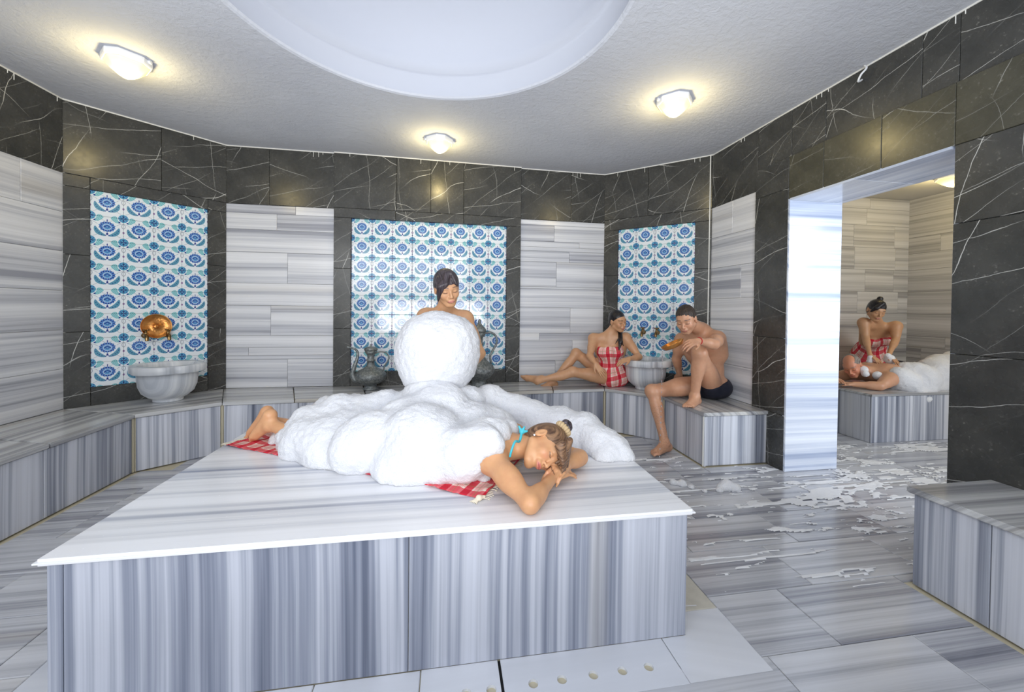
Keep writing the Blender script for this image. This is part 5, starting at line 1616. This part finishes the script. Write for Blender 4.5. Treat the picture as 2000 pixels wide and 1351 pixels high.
def foam(name, label, balls, h, k, floor=None, org=None, a=1.0, kind=None, cat='foam'):
    b = Blob()
    for x, y, z, r in balls: b.ball((x, y, z), r, k)
    V, F = b.mesh(h, 2); V = V + normals(V, F) * foam_disp(a)(V)[:, None]
    if floor is not None: V[:, 2] = np.maximum(V[:, 2], floor)
    o_ = np.array([V[:, 0].mean(), V[:, 1].mean(), V[:, 2].min()])
    o = raw_obj(name, V, F, M['foam'], None, o_); o.location = o_
    tag(o, label, cat, kind=kind)
    return o
foam('foam_heap', 'big white heap of soap foam covering the woman on the large table', [
    (-0.705, 2.153, 0.551, 0.115), (-0.566, 2.110, 0.544, 0.149), (-0.478, 2.157, 0.572, 0.138), (-0.576, 2.061, 0.510, 0.116), (-0.730, 2.157, 0.493, 0.089), (-0.725, 2.259, 0.610, 0.104), (-0.582, 2.266, 0.631, 0.127), (-0.693, 2.436, 0.641, 0.077), (-0.428, 2.291, 0.619, 0.130), (-0.531, 2.390, 0.648, 0.088), (-0.808, 2.251, 0.555, 0.076),
    (-0.105, 1.894, 0.587, 0.201), (-0.168, 1.822, 0.539, 0.110), (-0.010, 1.817, 0.563, 0.125), (0.072, 1.844, 0.568, 0.114), (-0.211, 2.053, 0.646, 0.144), (-0.035, 2.126, 0.659, 0.179), (0.108, 2.001, 0.611, 0.139), (0.173, 2.071, 0.605, 0.139), (0.120, 1.775, 0.553, 0.069), (-0.223, 1.913, 0.567, 0.101), (0.167, 1.706, 0.499, 0.022),
    (-0.090, 2.298, 0.716, 0.175), (-0.324, 2.325, 0.658, 0.110), (0.093, 2.308, 0.665, 0.130), (0.256, 2.383, 0.666, 0.105), (0.388, 2.360, 0.612, 0.118), (0.267, 2.026, 0.623, 0.090), (-0.385, 2.202, 0.567, 0.109),
    (0.499, 2.291, 0.575, 0.121), (0.635, 2.218, 0.561, 0.124), (0.755, 2.117, 0.549, 0.120), (0.797, 2.009, 0.518, 0.109), (0.845, 1.960, 0.521, 0.086), (0.871, 1.915, 0.499, 0.058), (0.900, 1.870, 0.488, 0.034), (0.651, 2.113, 0.489, 0.108), (0.783, 1.889, 0.489, 0.052), (0.548, 2.232, 0.507, 0.113),
    (-0.380, 1.939, 0.608, 0.115), (-0.322, 1.950, 0.631, 0.107), (-0.427, 1.926, 0.572, 0.104), (-0.334, 1.890, 0.556, 0.056), (-0.233, 1.812, 0.523, 0.077), (-0.159, 1.780, 0.510, 0.067), (-0.049, 1.762, 0.526, 0.076), (0.189, 1.644, 0.673, 0.047), (0.135, 1.693, 0.654, 0.079), (0.071, 1.723, 0.620, 0.102), (0.234, 1.778, 0.663, 0.060), (0.288, 1.871, 0.651, 0.049), (0.177, 1.788, 0.662, 0.084), (0.124, 1.674, 0.581, 0.048), (0.060, 1.704, 0.551, 0.057), (-0.411, 1.962, 0.465, 0.024), (-0.513, 1.959, 0.456, 0.038), (-0.927, 2.351, 0.478, 0.037), (-0.917, 2.370, 0.522, 0.028), (-0.856, 2.258, 0.474, 0.032), (-0.926, 2.310, 0.459, 0.019)], 0.0062, 0.05, 0.4895)
foam('foam_ball', 'round white ball of soap foam held up before the standing attendant', [
    (-0.056, 2.357, 0.978, 0.221), (-0.124, 2.348, 1.039, 0.154), (0.011, 2.347, 1.047, 0.161), (0.018, 2.344, 0.907, 0.149), (-0.134, 2.348, 0.899, 0.148), (-0.072, 2.361, 1.121, 0.090), (0.056, 2.338, 0.973, 0.120), (-0.181, 2.357, 0.973, 0.113), (-0.103, 2.322, 0.806, 0.135), (-0.034, 2.331, 0.811, 0.119)], 0.0062, 0.05, None, None, 0.9)
foam('foam_heap', 'soap foam covering the legs of the man in the inner room', [
    (4.499, 3.309, 0.586, 0.113), (4.707, 3.397, 0.620, 0.117), (4.789, 3.362, 0.550, 0.180), (4.563, 3.278, 0.539, 0.103), (5.108, 3.412, 0.574, 0.206), (5.427, 3.461, 0.560, 0.233), (5.716, 3.514, 0.507, 0.193), (4.637, 3.437, 0.486, 0.096), (4.737, 3.288, 0.440, 0.104), (4.637, 3.213, 0.407, 0.066), (5.219, 3.412, 0.457, 0.141), (5.505, 3.446, 0.411, 0.144), (4.474, 3.362, 0.441, 0.042), (4.946, 3.335, 0.446, 0.095),
    (4.607, 3.330, 0.444, 0.047), (5.379, 3.571, 0.650, 0.136), (5.609, 3.584, 0.668, 0.149)], 0.009, 0.06)
foam('foam_patch', 'foam clinging to the right wrist of the inner room attendant', [(4.475, 3.579, 0.759, 0.027), (4.470, 3.579, 0.715, 0.027)], 0.005, 0.02, None, None, 0.3)
foam('foam_patch', 'tuft of foam under the left hand of the inner room attendant', [(4.632, 3.512, 0.750, 0.049), (4.708, 3.530, 0.698, 0.044), (4.594, 3.499, 0.790, 0.027)], 0.005, 0.02, None, None, 0.3)
foam('foam_patch', 'patch of foam on the neck of the man in the inner room', [(4.256, 3.471, 0.647, 0.042), (4.236, 3.433, 0.611, 0.032)], 0.005, 0.02, None, None, 0.3)
foam('foam_patch', 'patch of foam on the upper arm of the man in the inner room', [(4.328, 3.388, 0.601, 0.042), (4.370, 3.381, 0.575, 0.031)], 0.005, 0.02, None, None, 0.3)


# foam film and flecks on the floor
def film():
    h = 0.006
    x = np.arange(0.95, 5.2, h); y = np.arange(1.5, 3.14, h); X_, Y_ = np.meshgrid(x, y, indexing='ij')
    P = np.stack([X_.ravel() * 0.30 + vnoise(np.stack([X_.ravel(), Y_.ravel(), Y_.ravel() * 0], 1), 3, 40) * 0.3, Y_.ravel() * 1.3, np.zeros(X_.size)], 1)
    n = vnoise(P, 8, 21) * 0.36 + vnoise(P, 20, 22) * 0.30 + vnoise(P, 48, 23) * 0.34
    xs, ys = X_.ravel(), Y_.ravel()
    dens = np.zeros(len(xs))
    for cx, cy, sx, sy, a in ((2.55, 2.25, 0.55, 0.22, 0.15), (3.3, 2.55, 0.6, 0.3, 0.13), (2.2, 2.45, 0.4, 0.16, 0.085), (1.35, 2.35, 0.28, 0.10, 0.06), (4.2, 2.95, 0.7, 0.13, 0.12), (1.45, 1.9, 0.2, 0.10, 0.025), (1.8, 1.65, 0.4, 0.10, 0.02), (3.0, 1.9, 0.5, 0.2, 0.05)):
        dens = np.maximum(dens, a * np.exp(-((xs - cx) / sx) ** 2 - ((ys - cy) / sy) ** 2))
    v = n + dens - 0.60
    ok = np.ones_like(v, bool)
    ok &= ~((xs > 1.98) & (ys > 2.83) & (xs < 3.06)) & ~((xs > 2.56) & (xs < 3.06) & ((ys > 2.66) | (ys < 1.69))) & ~((xs < 0.93) & (ys < 2.67)) & ~((xs > 2.56) & (ys < 1.69))
    Hh = np.where((v > 0) & ok, np.minimum(v * 0.06, 0.005) + 0.0012, -1).reshape(X_.shape)
    keep = (Hh[:-1, :-1] > 0) & (Hh[1:, :-1] > 0) & (Hh[1:, 1:] > 0) & (Hh[:-1, 1:] > 0)
    ij = np.argwhere(keep); ids = np.full(X_.shape, -1); used = np.zeros(X_.shape, bool)
    for a, b in ((0, 0), (1, 0), (1, 1), (0, 1)): used[ij[:, 0] + a, ij[:, 1] + b] = True
    ids[used] = np.arange(used.sum())
    V = np.stack([X_[used], Y_[used], Hh[used]], 1)
    F = np.stack([ids[ij[:, 0] + a, ij[:, 1] + b] for a, b in ((0, 0), (1, 0), (1, 1), (0, 1))], 1)
    o_ = np.array([2.4, 2.3, 0.0]); o = raw_obj('foam_film', V, F, M['film'], None, o_); o.location = o_
    tag(o, 'streaks and flecks of thin soap foam on the wet floor by the doorway', 'foam', kind='stuff')
film()
foam('foam_clump', 'small clump of foam on the floor in front of the right bench', [(1.930, 2.475, 0.020, 0.045), (1.975, 2.450, 0.012, 0.035), (1.885, 2.470, 0.010, 0.032), (1.850, 2.445, 0.004, 0.022)], 0.004, 0.02, 0.001, None, 0.3)
foam('foam_clump', 'flat clump of foam on the floor beside the right side of the table', [(1.600, 2.600, 0.006, 0.028), (1.650, 2.570, 0.008, 0.032), (1.690, 2.520, 0.004, 0.022), (1.745, 2.455, 0.002, 0.018)], 0.005, 0.02, 0.001, None, 0.25)


# ------------------------------------------------------------------ plaid cloth on the table
def cloth():
    C4 = [A(-1.168, 2.334), A(0.140, 1.545), A(0.42, 2.02), A(-1.010, 2.600)]
    nu, nv = 220, 60
    U, W = np.meshgrid(np.linspace(0, 1, nu), np.linspace(0, 1, nv), indexing='ij')
    P = (C4[0][None, None] * ((1 - U) * (1 - W))[..., None] + C4[1] * (U * (1 - W))[..., None] + C4[2] * (U * W)[..., None] + C4[3] * ((1 - U) * W)[..., None])
    xy = np.stack([P[..., 0].ravel(), P[..., 1].ravel(), np.zeros(nu * nv)], 1)
    wob = (vnoise(xy, 7, 31) - 0.5) * 0.02
    e = np.minimum(np.minimum(U, 1 - U) * 1.5, np.minimum(W, 1 - W) * 0.5).ravel()
    z = 0.4915 + vnoise(xy, 16, 33) ** 2 * 0.012 + np.maximum(0, np.sin(U.ravel() * 90 + W.ravel() * 8)) ** 6 * 0.004
    V = np.stack([xy[:, 0] + wob * 0.4, xy[:, 1] + wob, z], 1)
    ids = np.arange(nu * nv).reshape(nu, nv)
    F = np.stack([ids[:-1, :-1], ids[1:, :-1], ids[1:, 1:], ids[:-1, 1:]], -1).reshape(-1, 4)
    V2 = V.copy(); V2[:, 2] -= 0.0022
    n = len(V); F2 = F[:, ::-1] + n
    rim = [ids[:, 0], ids[-1, :], ids[::-1, -1], ids[0, ::-1]]; S_ = []
    for r in rim: S_ += [(r[i + 1], r[i], r[i] + n, r[i + 1] + n) for i in range(len(r) - 1)]
    o_ = np.array([-0.45, 2.1, 0.489])
    uv = np.stack([U.ravel() * 1.53, W.ravel() * 0.5, np.zeros(n)], 1); uv = np.concatenate([uv, uv])
    o = raw_obj('plaid_towel', np.concatenate([V, V2]), np.concatenate([F, F2, np.array(S_)]), M['plaid'], None, o_, lambda q: uv); o.location = o_
    tag(o, 'red and white plaid cotton towel spread under the woman on the table', 'towel')
    rnd = random.Random(9); VV, FF = [], []
    for end in (0, 1):
        for i in range(44 if end else 34):
            w_ = i / (43 if end else 33)
            p = (C4[1] + (C4[2] - C4[1]) * w_) if end else (C4[0] + (C4[3] - C4[0]) * w_)
            d = unit(C4[1] - C4[0]) * (1 if end else -1)
            l = rnd.uniform(0.02, 0.035); q = p + d * l + A(rnd.uniform(-.008, .008), rnd.uniform(-.008, .008))
            v, f = tube([(p[0] - d[0] * 0.004, p[1] - d[1] * 0.004, 0.493), ((p[0] + q[0]) / 2, (p[1] + q[1]) / 2, 0.4945), (q[0], q[1], 0.4915)], 0.0016, 5, 2)
            FF += [tuple(a + len(VV) for a in t) for t in f]; VV += [tuple(Vector(t) - Vector(o_)) for t in v]
    f = mobj('fringe', VV, FF, M['fringe'], o, True); f['kind'] = 'stuff'
    kb = Blob(); p = A(0.125, 1.535, 0.500)
    kb.ball(p, 0.011, 0.01).cap(p, p + A(0.022, 0.012, -0.002), 0.008, 0.006, 0.01)
    for i in range(5): kb.cap(p, p + A(-0.012 - 0.006 * i, -0.030 + 0.006 * i, -0.009), 0.004, 0.0018, 0.004)
    blob_obj('tassel', kb, 0.002, M['fringe'], o, 1, o_)
cloth()
